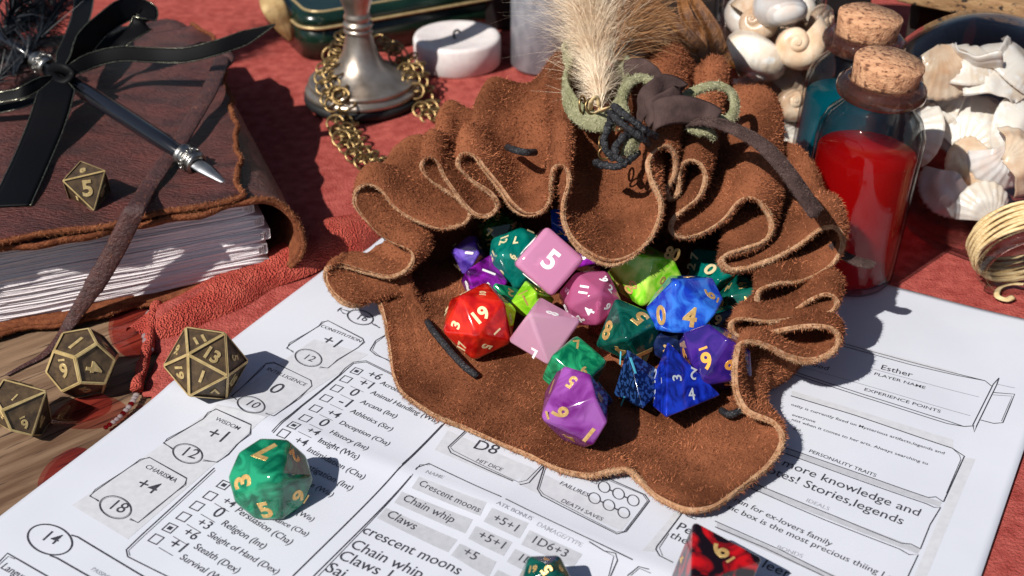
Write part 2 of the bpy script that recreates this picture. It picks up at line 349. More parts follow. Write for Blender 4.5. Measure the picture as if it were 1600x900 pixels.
# ---- ink: flat print laid on the sheet
def onpaper(P, lift):
    P = np.asarray(P, float).copy(); P[:, 2] = paper_h(P) + lift; return P
FONT = {}
def text_mesh(s, off=0.0):
    k = (s, off)
    if k not in FONT:
        c = bpy.data.curves.new('text', 'FONT'); c.body = s; c.resolution_u = 3; c.offset = off; c.fill_mode = 'FRONT'
        o = bpy.data.objects.new('text', c); COL.objects.link(o)
        dg = bpy.context.evaluated_depsgraph_get(); dg.update(); me = bpy.data.meshes.new_from_object(o.evaluated_get(dg), depsgraph=dg)
        V = np.empty(len(me.vertices) * 3); me.vertices.foreach_get('co', V); V = V.reshape(-1, 3); F = [tuple(p.vertices) for p in me.polygons]
        bpy.data.objects.remove(o); bpy.data.curves.remove(c); bpy.data.meshes.remove(me); FONT[k] = (V, F)
    return FONT[k]
def ink_text(s, a, b, mat='ink', off=0.0, squash=1.0):
    """lettering s whose baseline runs from pixel a to pixel b of the photograph"""
    A, B = at(*a, 0)[:2], at(*b, 0)[:2]; V, F = text_mesh(s, off)
    d = B - A; x0, x1 = V[:, 0].min(), V[:, 0].max(); k = np.linalg.norm(d) / (x1 - x0); d = d / np.linalg.norm(d); n = np.array([-d[1], d[0]])
    P = A + np.outer((V[:, 0] - x0) * k, d) + np.outer(V[:, 1] * k * squash, n)
    part(sheet, 'printed_text', (onpaper(np.c_[P, np.zeros(len(P))], .012), F), MT[mat], smooth=False)
def ink_line(pts, wd=.035, mat='ink', closed=False, name='printed_line', round_=False, lift=.010):
    P = ats([(x, y, 0) for x, y in pts])
    if round_: P = catmull(P, max(24, len(P) * 6), closed)
    else:
        Q = []
        seq = list(range(len(P))) + ([0] if closed else [])
        for i, j in zip(seq[:-1], seq[1:]):
            n = max(1, int(np.linalg.norm(P[j] - P[i]) / .4)); Q += [P[i] + (P[j] - P[i]) * t / n for t in range(n)]
        P = np.array(Q + [P[seq[-1]]]); closed = False
    T = np.gradient(P[:, :2], axis=0) if not closed else np.roll(P[:, :2], -1, 0) - np.roll(P[:, :2], 1, 0)
    T = norm(T); N = np.stack([-T[:, 1], T[:, 0]], 1) * wd / 2; n = len(P)
    V = np.concatenate([P[:, :2] + N, P[:, :2] - N]); V = np.c_[V, np.zeros(len(V))]
    F = [(i, (i + 1) % n, n + (i + 1) % n, n + i) for i in range(n if closed else n - 1)]
    part(sheet, name, (onpaper(V, lift), F), MT[mat], smooth=False)
def ink_fill(pts, mat='pale_print', lift=.005):
    """filled shape: quad grid between two pixel edges [a,b,c,d]"""
    a, b, c, d = [at(x, y, 0) for x, y in pts]; nn = 16
    V, F = grid(nn, nn, lambda i, j: (a + (b - a) * i / (nn - 1)) * (1 - j / (nn - 1)) + (d + (c - d) * i / (nn - 1)) * j / (nn - 1))
    part(sheet, 'printed_shading', (onpaper(V, lift), F), MT[mat], smooth=False)
def Zm(o, pts): x0, y0, s = o; return [(x0 + x / s, y0 + y / s) for x, y in pts]
zA, zB, zC, zD, zE, zG, zH = (380, 460, 3.3333), (460, 640, 3.3333), (0, 640, 3.461), (780, 680, 4.), (1120, 520, 3.3333), (1120, 680, 3.3333), (0, 460, 3.3333)
# shading bands
ink_fill(Zm(zC, [(390, 520), (1130, 20), (1400, 90), (690, 700)]), 'paler_print')
ink_fill(Zm(zC, [(1130, 20), (1700, -380), (1990, -300), (1400, 90)]), 'paler_print')
ink_fill(Zm(zB, [(800, 110), (730, 215), (1700, 640), (1760, 560)]), 'paler_print', .004)
for q in ([(650, 368), (1000, 510), (968, 575), (610, 420)], [(560, 435), (930, 590), (890, 660), (520, 490)], [(478, 515), (850, 690), (800, 755), (430, 567)],
          [(1030, 540), (1220, 612), (1172, 685), (985, 605)], [(945, 625), (1135, 702), (1090, 772), (905, 690)], [(862, 712), (1052, 800), (1010, 880), (815, 772)],
          [(1225, 645), (1500, 765), (1450, 830), (1180, 715)], [(1150, 735), (1420, 850), (1370, 930), (1105, 800)], [(1060, 840), (1350, 980), (1300, 1060), (1010, 910)]):
    ink_fill(Zm(zB, q), 'pale_print')
ink_fill(Zm(zG, [(1290, 120), (1345, 130), (1075, 780), (1010, 780)]), 'paler_print')
ink_fill(Zm(zE, [(390, 300), (1230, 560), (1230, 605), (390, 325)]), 'paler_print')
ink_fill(Zm(zG, [(360, 70), (1170, 352), (1160, 378), (360, 94)]), 'pale_print', .006)
ink_fill(Zm(zG, [(160, 240), (1060, 595), (1045, 622), (150, 266)]), 'pale_print', .006)
ink_fill(Zm(zG, [(0, 458), (620, 735), (600, 760), (0, 490)]), 'pale_print', .006)
ink_fill(Zm(zE, [(640, 45), (1250, 205), (1250, 220), (640, 62)]), 'paler_print')
ink_fill(Zm(zD, [(1100, 480), (1145, 490), (975, 740), (890, 740)]), 'paler_print')
# lettering
TX = [('CONSTITUTION', zA, (400, 170), (607, 250), 0, .9), ('+1', zA, (400, 250), (475, 277), 0, 1), ('12', zA, (315, 338), (358, 353), 0, 1), ('16', zA, (590, 130), (637, 142), 0, 1),
 ('INTELLIGENCE', zA, (120, 395), (320, 482), 0, .9), ('0', zA, (125, 508), (170, 527), 0, 1), ('10', zA, (15, 592), (65, 612), 0, 1), ('WISDOM', zH, (1118, 662), (1240, 717), 0, .9),
 ('+1', zH, (1065, 745), (1150, 775), 0, 1), ('12', zH, (945, 840), (1012, 860), 0, 1), ('CHARISMA', zC, (782, 315), (945, 397), 0, .95), ('+4', zC, (725, 420), (825, 458), 0, 1),
 ('18', zC, (590, 537), (658, 563), 0, 1), ('14', zC, (228, 707), (295, 732), 0, 1), ('PASSIVE WISDOM (PERCEPTION)', zC, (490, 868), (880, 1090), 1, 1), ('Languages', zC, (0, 858), (180, 960), 0, 1),
 ('+6', zA, (640, 425), (705, 447), 0, 1), ('Acrobatics (Dex)', zA, (708, 466), (960, 585), 0, 1), ('+1', zA, (592, 470), (652, 493), 0, 1), ('Animal Handling (Wis)', zA, (658, 517), (1008, 677), 0, 1),
 ('0', zA, (545, 522), (578, 535), 0, 1), ('Arcana (Int)', zA, (605, 567), (790, 648), 0, 1), ('-1', zA, (485, 573), (535, 592), 0, 1), ('Athletics (Str)', zA, (553, 617), (767, 717), 0, 1),
 ('+4', zA, (430, 630), (487, 653), 0, 1), ('Deception (Cha)', zA, (498, 682), (752, 797), 0, 1), ('0', zA, (385, 690), (420, 704), 0, 1), ('History (Int)', zA, (448, 737), (640, 827), 0, 1),
 ('+4', zA, (325, 735), (382, 757), 0, 1), ('Insight (Wis)', zA, (388, 787), (592, 877), 0, 1), ('+4', zA, (262, 785), (320, 806), 0, 1), ('Intimidation (Cha)', zB, (63, 228), (355, 372), 0, 1),
 ('Investigation (Int)', zB, (0, 280), (290, 427), 0, 1), ('Medicine (Wis)', zB, (-35, 345), (190, 458), 0, 1), ('Perception (Wis)', zB, (-160, 465), (90, 585), 0, 1), ('Performance (Cha)', zB, (-215, 530), (62, 662), 0, 1),
 ('Persuasion (Cha)', zC, (1268, 552), (1562, 735), 0, 1), ('Religion (Int)', zC, (1193, 622), (1420, 757), 0, 1), ('Sleight of Hand (Dex)', zC, (1118, 682), (1492, 895), 0, 1), ('Stealth (Dex)', zC, (1043, 747), (1277, 888), 0, 1),
 ('Survival (Wis)', zC, (968, 805), (1215, 955), 0, 1), ('+4', zC, (1195, 503), (1252, 532), 0, 1), ('0', zC, (1140, 570), (1178, 588), 0, 1), ('+3', zC, (1055, 620), (1117, 650), 0, 1), ('+6', zC, (980, 672), (1047, 707), 0, 1),
 ('+1', zC, (900, 738), (970, 772), 0, 1), ('D8', zB, (930, 205), (1045, 240), 0, 1), ('HIT DICE', zB, (945, 275), (1075, 332), 0, 1), ('NAME', zB, (680, 345), (770, 378), 1, 1),
 ('Crescent moons', zB, (645, 407), (957, 557), 0, 1), ('Chain whip', zB, (560, 477), (820, 602), 0, 1), ('Claws', zB, (475, 557), (620, 632), 0, 1), ('crescent moons', zB, (348, 642), (850, 872), 0, 1),
 ('Chain whip', zB, (285, 717), (650, 888), 0, 1), ('Claws 1', zB, (222, 777), (480, 888), 0, 1), ('Sai', zB, (155, 842), (242, 882), 0, 1), ('ATK BONUS', zB, (1048, 522), (1230, 602), 1, 1),
 ('+5+1', zB, (1028, 597), (1148, 652), 0, 1), ('+5+1', zB, (950, 680), (1078, 737), 0, 1), ('+5', zB, (870, 765), (937, 797), 0, 1), ('DAMAGE/TYPE', zB, (1258, 625), (1490, 732), 1, 1),
 ('1D6+3', zB, (1235, 705), (1408, 780), 0, 1), ('1D8+3', zB, (1165, 792), (1330, 866), 0, 1), ('SUCCESSES', zD, (420, 222), (607, 313), 0, 1), ('FAILURES', zD, (375, 315), (550, 392), 0, 1),
 ('DEATH SAVES', zD, (383, 427), (637, 547), 0, 1), ('bood', zE, (470, 165), (577, 197), 0, 1), ('Esther', zE, (853, 190), (1015, 232), 0, 1), ('PLAYER NAME', zE, (818, 220), (1083, 295), 0, .85),
 ('EXPERIENCE POINTS', zE, (766, 302), (1162, 420), 0, .85), ('osity is currently fixed on Mysterious artifacts,legends and', zE, (385, 378), (1182, 637), 0, .9), ('everyone', zE, (390, 432), (510, 470), 0, .9),
 ('nist when it comes to her arts. Always searching to', zE, (388, 457), (1097, 692), 0, .9), ('er?', zE, (395, 503), (430, 517), 0, .9), ('PERSONALITY TRAITS', zE, (478, 622), (825, 752), 0, 1),
 ('more knowledge and', zG, (338, 158), (1048, 425), 0, 1), ('otes! Stories,legends', zG, (258, 193), (962, 468), 0, 1), ('IDEALS', zG, (463, 345), (580, 392), 1, 1), ('run for ex-lovers family', zG, (88, 347), (592, 580), 0, 1),
 ('sic box is the most precious thiing I own', zG, (52, 385), (985, 795), 0, 1), ('BONDS', zG, (310, 592), (442, 642), 1, 1), ('leer', zG, (232, 692), (372, 752), 0, 1),
 ('Pe', zD, (1103, 592), (1190, 628), 0, 1), ('the', zD, (1058, 643), (1165, 690), 0, 1)]
for s, o, a, b, g, sq in TX:
    a, b = Zm(o, [a, b]); ink_text(s, a, b, 'grey_ink' if g else 'ink', 0.002, sq)
# frames
def LN(o, pts, wd=.035, mat='ink', **k): ink_line(Zm(o, pts), wd, mat, **k)
def ell(o, c, rx, ry, wd=.03, n=20, **k): LN(o, [(c[0] + rx * math.cos(t), c[1] + ry * math.sin(t) + .25 * rx * math.cos(t) * .6) for t in np.linspace(0, 6.283, n, endpoint=False)], wd, closed=True, round_=True, name='printed_ring', **k)
for o, c, rx, ry in ((zA, (340, 332), 70, 44), (zA, (610, 120), 68, 38), (zH, (1310, 590), 72, 48), (zH, (978, 832), 78, 50), (zC, (625, 530), 86, 60)): ell(o, c, rx, ry); ell(o, c, rx * .93, ry * .9, .012)
for c in ((655, 328), (745, 370), (837, 412), (595, 400), (685, 443), (778, 490)): ell(zD, c, 36, 34, .03)
for a, b in (((690, 345), (712, 356)), ((780, 387), (803, 397)), ((630, 417), (652, 428)), ((720, 462), (744, 474))): LN(zD, [a, b], .05)
def shield(o, P, w1=.03):
    LN(o, P, w1); Q = np.array(P, float); LN(o, [(x + 6 * math.sin(i * 2.1), y + 6 * math.cos(i * 1.7)) for i, (x, y) in enumerate(Q)], .018)
shield(zA, [(262, 300), (225, 282), (245, 262), (395, 165), (410, 145), (445, 140), (622, 232), (628, 245), (600, 275), (490, 345), (440, 385), (400, 378)])
shield(zH, [(1235, 560), (1205, 545), (1370, 385), (1385, 362), (1425, 355), (1620, 450), (1625, 480), (1560, 540), (1430, 650), (1385, 640)])
shield(zH, [(900, 805), (850, 775), (875, 760), (1060, 655), (1085, 625), (1130, 612), (1310, 695), (1303, 735), (1240, 785), (1190, 840), (1130, 878), (1060, 865)])
shield(zC, [(535, 495), (485, 470), (520, 440), (720, 300), (760, 270), (812, 262), (1010, 375), (1000, 405), (940, 455), (800, 570), (745, 612), (705, 590)])
shield(zA, [(490, 85), (510, 70)]); shield(zA, [(560, 90), (500, 75), (520, 100), (545, 105)]); shield(zA, [(670, 150), (710, 175), (690, 160)])
# skills frame, attack frame, and the rest
for k in (0, 7): LN(zA, [(150 + k, 730 + k), (300 + k, 590), (500 + k, 420), (530 + k, 385 + k), (575, 352 + k), (640, 345 + k), (790, 420 + k)], .03)
LN(zC, [(1160, 318), (760, 682), (682, 758), (690, 795), (960, 930)], .035); LN(zC, [(1165, 330), (770, 690), (695, 762), (702, 790)], .015)
LN(zB, [(800, 55), (550, 320), (-10, 872)], .04); LN(zB, [(770, 80), (560, 300)], .02)
LN(zB, [(85, 885), (600, 372), (640, 315), (700, 290), (1067, 475), (1420, 640), (1760, 800)], .035); LN(zB, [(110, 885), (610, 365), (655, 298), (705, 298)], .02)
LN(zD, [(560, 690), (655, 745), (725, 760), (738, 800), (690, 900)], .03); LN(zD, [(655, 745), (715, 775), (680, 900)], .018)
for k, wd in ((0, .035), (12, .02)):
    LN(zB, [(910 + k, 95), (800 + k, 200), (815 + k, 230 - k), (1180 - k, 408 - k), (1222 - k, 395 - k), (1300 - k, 300)], wd)
    LN(zD, [(285 + k, 190), (238 + k, 350), (265 + k, 395 - k), (735 - k * .5, 630 - k), (792 - k, 612), (938 - k, 415), (910 - k, 375), (640, 255 + k)], wd)
for k, wd in ((0, .035), (12, .018)): LN(zA, [(800, 360 + k), (690 + k, 315), (660 + k, 290), (690, 240 + k), (760, 200)], wd)
ell(zC, (270, 705), 120, 80, .045); LN(zC, [(385, 680), (420, 690), (780, 905)], .045); LN(zC, [(270, 790), (310, 805), (520, 925)], .045)
LN(zC, [(-10, 830), (40, 778), (260, 905)], .04); LN(zC, [(-10, 845), (45, 795), (80, 810)], .02)
for k in (0, 14): LN(zE, [(600, 42 + k), (640, 52 + k), (1000, 150 + k), (1250, 215 + k * .6), (1395, 255), (1430, 285)], .03); LN(zE, [(380, 195 + k), (430, 212 + k), (760, 322 + k), (1100, 430 + k), (1200, 462 + k), (1285, 492), (1340, 490)], .03)
LN(zE, [(1468, 243), (1438, 275), (1332, 485), (1340, 523), (1352, 490), (1455, 280), (1468, 243)], .03)
LN(zE, [(1435, 318), (1548, 332), (1487, 478), (1440, 480), (1372, 460)], .03); LN(zE, [(1430, 330), (1535, 342), (1480, 470)], .015)
LN(zE, [(815, 190), (1365, 340)], .01); LN(zE, [(445, 178), (960, 330), (1320, 437)], .01); LN(zE, [(1455, 275), (1550, 300)], .01)
LN(zE, [(385, 328), (720, 432), (1225, 605), (1288, 648), (1180, 885)], .035); LN(zE, [(1225, 605), (1262, 640), (1270, 665), (1195, 840)], .018)
LN(zG, [(340, 60), (800, 220), (1100, 328), (1140, 325), (1178, 352)], .03); LN(zG, [(340, 90), (700, 220), (1090, 360), (1130, 380), (1165, 380), (1110, 470), (1060, 595)], .03)
LN(zG, [(140, 232), (600, 415), (960, 565), (1010, 570), (1060, 597)], .03); LN(zG, [(140, 262), (560, 440), (950, 595), (1000, 625), (1048, 627), (985, 760)], .03)
LN(zG, [(-10, 450), (330, 600), (620, 745)], .03); LN(zG, [(-10, 480), (250, 590), (560, 740)], .03)
LN(zD, [(1170, 470), (1140, 495), (985, 705), (978, 725), (1000, 768), (1085, 812)], .035); LN(zD, [(1150, 490), (1185, 515), (1230, 530)], .025); LN(zD, [(1060, 620), (1000, 715), (1020, 770)], .015)
LN(zD, [(800, 890), (870, 840), (935, 858)], .03); LN(zD, [(820, 890), (875, 850), (945, 880)], .02)
# tick boxes and score lines
def tick(o, c, s, chk=False):
    q = at(*Zm(o, [c])[0], 0)[:2]
    def loop(r, wd, nm):
        V, F = [], []
        for h in (r + wd / 2, r - wd / 2): V += [(*(q + EX * h * i + EY * h * j), 0) for i, j in ((-1, -1), (1, -1), (1, 1), (-1, 1))]
        part(sheet, nm, (onpaper(np.array(V), .011), [(i, (i + 1) % 4, 4 + (i + 1) % 4, 4 + i) for i in range(4)]), MT['ink'], smooth=False)
    loop(.135, .03, 'printed_tick_box')
    if chk: loop(.03, .06, 'printed_tick')
for c, k in (((590, 400), 1), ((535, 443), 0), ((487, 492), 0), ((432, 545), 0), ((378, 602), 0), ((325, 658), 0), ((265, 702), 1), ((212, 742), 0)): tick(zA, c, 32, k)
for c, k in (((1210, 410), 1), ((1137, 468), 0), ((1065, 522), 0), ((993, 580), 0), ((918, 640), 1), ((843, 700), 0)): tick(zC, c, 40, k)
for a in ((612, 430), (558, 478), (506, 524), (452, 576), (398, 634), (345, 690), (288, 735)): LN(zA, [a, (a[0] + 68, a[1] + 32)], .016)
for a in ((1160, 508), (1085, 565), (1010, 620), (935, 685), (858, 745)): LN(zC, [a, (a[0] + 76, a[1] + 45)], .018)

# ---- red cloth over most of the table
EDGE = ats([(247, 482, 0), (236, 530, 0), (224, 575, 0), (214, 612, 0), (300, 680, 0), (620, 900, 0), (900, 1120, 0)])[:, :2]
A1, A2 = at(232, 520, 0)[:2], at(600, 345, 0)[:2]; AL = np.linalg.norm(A2 - A1); AD = (A2 - A1) / AL; AN = np.array([-AD[1], AD[0]])
def cloth_h(xy):
    xy = np.asarray(xy, float); u, v = page_uv(xy)
    under = np.clip(np.minimum(np.minimum(u + .6, 22.2 - u), np.minimum(v + .6, 28.5 - v)) / .6, 0, 1)      # 1 below the sheet
    t = (xy - A1) @ AD; n = (xy - A1) @ AN
    roll = .62 * np.exp(-((n - .15) / .55) ** 2) * np.clip((t + 1.2) / 1.5, 0, 1) * np.clip((AL + 3 - t) / 3, 0, 1)
    wr = .13 * vnoise(xy, .55, 5) + .07 * vnoise(xy, 1.3, 6) + .025 * vnoise(xy, 3.5, 9)
    far = np.clip((xy[..., 1] - 30) / 14, 0.12, 1.0)
    return np.maximum(-.07 + (1 - under) * (wr * far + roll) - .03 * under, -.13)
xs = np.arange(-44, 52, .3); ys = np.arange(8, 92, .3)
X, Y = np.meshgrid(xs, ys, indexing='ij'); XY = np.stack([X, Y], -1)
# keep cells right of / behind the hem line; the far-left part passes under the book
poly = np.concatenate([[[-60, 36.0]], [at(120, 470, 0)[:2] + np.array([-14, 2.5])], [at(200, 480, 0)[:2] + np.array([0, .6])], EDGE, [[60, 5]], [[60, 95]], [[-60, 95]]])
def inside(P):
    x, y = P[..., 0], P[..., 1]; r = np.zeros(x.shape, bool); n = len(poly)
    for i in range(n):
        (x1, y1), (x2, y2) = poly[i], poly[i - 1]
        c = ((y1 > y) != (y2 > y)) & (x < (x2 - x1) * (y - y1) / (y2 - y1 + 1e-12) + x1); r ^= c
    return r
Zc = cloth_h(XY); ins = inside(XY); idx = -np.ones(X.shape, int); V, F = [], []
cell = ins[:-1, :-1] & ins[1:, :-1] & ins[1:, 1:] & ins[:-1, 1:]
for i, j in zip(*np.where(cell)):
    q = []
    for a, b in ((i, j), (i + 1, j), (i + 1, j + 1), (i, j + 1)):
        if idx[a, b] < 0: idx[a, b] = len(V); V.append((X[a, b], Y[a, b], Zc[a, b]))
        q.append(idx[a, b])
    F.append(tuple(q))
cloth = single('tablecloth', (V, F), MT['red_cloth'], 'red crinkled cloth with beaded hem covering most of the wooden table', 'cloth')
so = cloth.modifiers.new('thick', 'SOLIDIFY'); so.thickness = .05; so.offset = -1
P = catmull(np.array([(*p, 0) for p in EDGE[:4]]), 40); P[:, 2] = cloth_h(P[:, :2]) * .4 + .12 + .04 * np.sin(np.arange(40) * .9); 
hem = part(cloth, 'hem', tube(P, .17 + .02 * np.sin(np.arange(40) * .7), 10), MT['red_crepe'])
# rolled crepe border of the cloth beside the sheet
def roll(i, j):
    t = i / 69 * (AL + 2.2) - .4; a = -1.0 + 2.0 * j / 15
    wv = 1 + .14 * math.sin(t * 1.1) + .06 * math.sin(t * 2.7)
    p = A1 + AD * t + AN * (a * (.62 + .33 * min(1, (t + .4) / 4)) * wv + .05)
    return (p[0], p[1], -.03 + (.30 + .42 * math.exp(-((t - 6) / 5) ** 2)) * (1 - a * a) ** .6 * wv)
part(cloth, 'rolled_border', grid(70, 16, roll), MT['red_crepe'])
# beads sewn along the hem
BP = catmull(ats([(236, 496, .1), (231, 515, .1), (229, 535, .05), (236, 552, .0)]), 9)
sph = lathe([(math.sin(t) * 1, -math.cos(t)) for t in np.linspace(0, math.pi, 9)], 12)
def bead(p, r, m): part(cloth, 'bead', (sph[0] * [r, r, r * .75] + p, sph[1]), MT[m])
for k, p in enumerate(BP): bead(p + [.0, 0, .12], .16 - .006 * k, 'bead')
BP = catmull(ats([(213, 620, -.05), (205, 634, -.05), (193, 648, -.08), (180, 660, -.1), (166, 670, -.1)]), 12)
for k, p in enumerate(BP): bead(p + [0, 0, .05], .095 - .002 * k, 'bead_red' if k in (3, 6, 10, 11) else 'bead')
# ================================================================== the suede pouch
RIM = [(587,469,.35),(560,478,.6),(539,475,.8),(521,460,1.0),(508,436,1.3),(511,420,1.6),(534,415,1.5),(570,426,1.3),(609,433,1.2),(640,417,1.6),(643,393,2.1),(610,377,2.3),(580,354,2.5),
 (556,322,3.1),(556,300,3.5),(572,288,3.7),(594,297,3.5),(614,321,3.1),(648,345,2.9),(690,357,2.9),(728,347,3.1),(732,325,3.4),(700,300,3.8),(672,280,4.1),(660,258,4.3),(670,243,4.5),(685,252,4.4),(694,275,4.1),(712,303,3.8),(738,333,3.4),
 (760,339,3.4),(776,326,3.6),(766,303,3.9),(735,280,4.2),(716,258,4.5),(723,240,4.7),(741,246,4.6),(759,270,4.3),(780,297,4.0),(798,323,3.8),(820,337,3.7),(846,332,3.8),(860,312,4.0),(862,284,4.5),(867,261,4.9),(882,258,4.9),(891,280,4.7),
 (882,315,4.4),(881,348,4.2),(898,382,4.0),(927,405,3.9),(955,414,3.9),(987,402,3.9),(1015,374,4.1),(1030,342,4.3),(1032,312,4.5),(1020,282,4.8),(1014,254,5.1),(1024,234,5.3),(1042,226,5.3),(1056,240,5.1),(1056,270,4.7),
 (1043,296,4.45),(1050,310,4.3),(1062,296,4.4),(1062,268,4.7),(1074,250,4.9),(1092,254,4.9),(1102,279,4.6),(1094,306,4.3),(1072,324,4.15),(1054,340,4.0),(1049,358,3.85),(1066,370,3.75),(1098,363,3.8),(1134,340,4.0),
 (1158,312,4.3),(1182,309,4.3),(1203,332,4.0),(1208,358,3.75),(1192,378,3.55),(1162,389,3.45),(1136,396,3.4),(1128,408,3.3),(1146,421,3.1),(1196,409,3.2),(1246,384,3.4),(1279,360,3.6),(1305,358,3.6),(1316,384,3.3),(1296,418,3.0),
 (1254,438,2.9),(1213,443,2.9),(1188,453,2.8),(1184,473,2.6),(1196,494,2.4),(1216,499,2.35),(1242,486,2.45),(1268,468,2.55),(1293,461,2.6),(1307,472,2.5),(1301,486,2.4),(1270,494,2.3),(1238,500,2.25),(1200,503,2.25),(1155,499,2.4),(1141,511,2.3),
 (1154,527,2.1),(1188,524,2.1),(1230,516,2.1),(1277,510,2.1),(1303,514,2.1),(1311,531,1.9),(1298,552,1.75),(1266,565,1.65),(1230,559,1.75),(1203,545,1.9),(1178,535,2.05),(1157,538,2.1),(1149,556,2.0),(1147,588,1.75),(1150,617,1.45),(1168,647,1.15),
 (1210,665,1.05),(1223,688,.95),(1207,720,.75),(1182,744,.6),(1150,768,.5),(1112,793,.45),(1070,798,.42),(1028,778,.4),(998,748,.35),(982,734,.45),(950,738,.35),(912,744,.25),(855,726,.2),(780,693,.2),(695,655,.22),(637,620,.25),(617,592,.28),(608,550,.3),(600,500,.32)]
NB = 760
# stand the folds upright: the height of each wave follows its place in the ruffle
rp_ = catmull(np.array(RIM, float) * np.array([1 / 50, 1 / 50, 1]), NB, True) * np.array([50, 50, 1])
def smooth_closed(P, s):
    k = np.arange(-4 * s, 4 * s + 1); g = np.exp(-.5 * (k / s) ** 2); g /= g.sum(); return sum(w_ * np.roll(P, -o, 0) for o, w_ in zip(k, g))
sm_ = smooth_closed(rp_, 24); stand = np.clip((sm_[:, 2] - 1.0) / 1.0, 0, 1)
zr = rp_[:, 2] * (1 - stand) + stand * (sm_[:, 2] + .0185 * (sm_[:, 1] - rp_[:, 1]))
rim = ats(np.c_[rp_[:, :2], zr])
def near(px, py):
    x, y = pix(rim); return int(((x - px) ** 2 + (y - py) ** 2).argmin())
rs = smooth_closed(rim, 24)
CTR = np.array([2.6, 30.2, .12])
# body: (rim pixel, ridge point, how far it is the standing back part)
BODY = [((587,469), (640,470,.35), .0), ((521,460), (640,420,1.0), .45), ((570,426), (640,360,2.2), .9), ((640,417), (640,320,2.9), 1), ((580,354), (640,285,3.5), 1), ((572,288), (660,225,4.5), 1), ((672,280), (705,183,5.3), 1), ((735,280), (770,150,5.8), 1), ((820,337), (820,125,6.1), 1),
 ((882,258), (870,108,6.4), 1), ((955,414), (955,92,6.7), 1), ((1042,226), (1055,92,6.6), 1), ((1092,254), (1125,106,6.3), 1), ((1134,340), (1165,128,5.9), 1), ((1203,332), (1207,175,5.2), 1), ((1246,384), (1228,225,4.5), 1), ((1316,384), (1240,262,4.0), 1),
 ((1213,443), (1250,320,3.3), 1), ((1307,472), (1258,365,2.9), 1), ((1155,499), (1258,420,2.4), 1), ((1303,514), (1255,470,1.9), 1), ((1203,545), (1240,510,1.6), .9), ((1147,588), (1225,560,1.2), .75), ((1168,647), (1190,600,.7), .35), ((1223,688), (1160,650,.4), .05)]
keys, B1k, wk = [], [], []
for rp, bp, wgt in BODY: keys.append(near(*rp)); B1k.append(at(*bp)); wk.append(wgt)
for rp in ((1150,768), (1070,798), (982,734), (855,726), (695,655), (617,592), (600,500)):
    k = near(*rp); keys.append(k); q = rs[k] * .86 + CTR * .14; q[2] = .22 + .5 * max(0, rs[k][2] - .3); B1k.append(q); wk.append(0.)
o_ = np.argsort(keys); keys = np.array(keys)[o_]; B1k = np.array(B1k)[o_]; wk = np.array(wk)[o_]
kk = np.concatenate([keys - NB, keys, keys + NB]); ii = np.arange(NB)
B1 = np.stack([np.interp(ii, kk, np.tile(B1k[:, j], 3)) for j in range(3)], 1); wb = np.interp(ii, kk, np.tile(wk, 3))
B1 = smooth_closed(B1, 9); wb = smooth_closed(wb[:, None], 9)
def toward(P, t, z): Q = P * (1 - t) + CTR * t; Q = Q.copy(); Q[:, 2] = z; return Q
out2 = CTR + (B1 - CTR) * np.array([1.10, 1.10, 0]) ; out2[:, 2] = B1[:, 2] * .55
out3 = CTR + (B1 - CTR) * np.array([1.04, 1.04, 0]) ; out3[:, 2] = .16
B2 = out2 * wb + toward(rs, .32, .16) * (1 - wb); B3 = out3 * wb + toward(rs, .5, .14) * (1 - wb)
H1 = toward(B3, .45, .13); dz = rim - rs
neck = rs * .5 + B1 * .5; neck[:, 2] -= .28 * wb[:, 0]; pin = CTR + (neck - CTR) * np.array([.97, .985, 1]); neck = neck * (1 - wb) + pin * wb
rows = [rim, rs * .76 + B1 * .24 + dz * np.array([1., 1., 1.15]), neck + .84 * dz, rs * .2 + B1 * .8 + .58 * dz, B1 + .26 * dz, B2, B3, H1, toward(B3, .8, .12)]
rows = np.array(rows); NVB = 84
vv = np.concatenate([np.linspace(0, 4, 50, endpoint=False), np.linspace(4, 8, NVB - 50)])
def row_at(t):
    i = min(int(t), len(rows) - 2); f = t - i; p0 = rows[max(i - 1, 0)]; p1 = rows[i]; p2 = rows[i + 1]; p3 = rows[min(i + 2, len(rows) - 1)]
    return .5 * ((2 * p1) + (-p0 + p2) * f + (2 * p0 - 5 * p1 + 4 * p2 - p3) * f * f + (-p0 + 3 * p1 - 3 * p2 + p3) * f ** 3)
G = np.array([row_at(t) for t in vv])                      # NVB x NB x 3
nz = vnoise(G, .9, 11)[..., None] * .09 + vnoise(G, 2.4, 12)[..., None] * .05 + vnoise(G, 5, 13)[..., None] * .02
G[..., 2:] += nz * np.array([1.0]); G[..., 0:1] += nz * .5
fl = np.concatenate([np.zeros(30), np.linspace(0, 1, NVB - 30)])[:, None]
G[..., 2] = np.maximum(G[..., 2], .13)
V = G.transpose(1, 0, 2).reshape(-1, 3); F = []
for u in range(NB):
    u2 = (u + 1) % NB
    for v in range(NVB - 1): F.append((u * NVB + v, u2 * NVB + v, u2 * NVB + v + 1, u * NVB + v + 1))
V = np.concatenate([V, [CTR]]); c_ = len(V) - 1
for u in range(NB): F.append((u * NVB + NVB - 1, ((u + 1) % NB) * NVB + NVB - 1, c_))
pouch = thing('dice_pouch', 'open brown suede drawstring pouch with ruffled rim lying on the printed sheet, full of dice', 'pouch', (2.6, 31, 0))
bag = part(pouch, 'suede_body', (V, F), [MT['suede'], MT['suede_edge']])
so = bag.modifiers.new('thick', 'SOLIDIFY'); so.thickness = .16; so.offset = 0; so.material_offset_rim = 1; so.use_quality_normals = True
fuzz(pouch, 'suede_nap', bag, 400000, .115, .0105, MT['suede_nap'], lean=.9, flow=(.15, -.25, -.1))
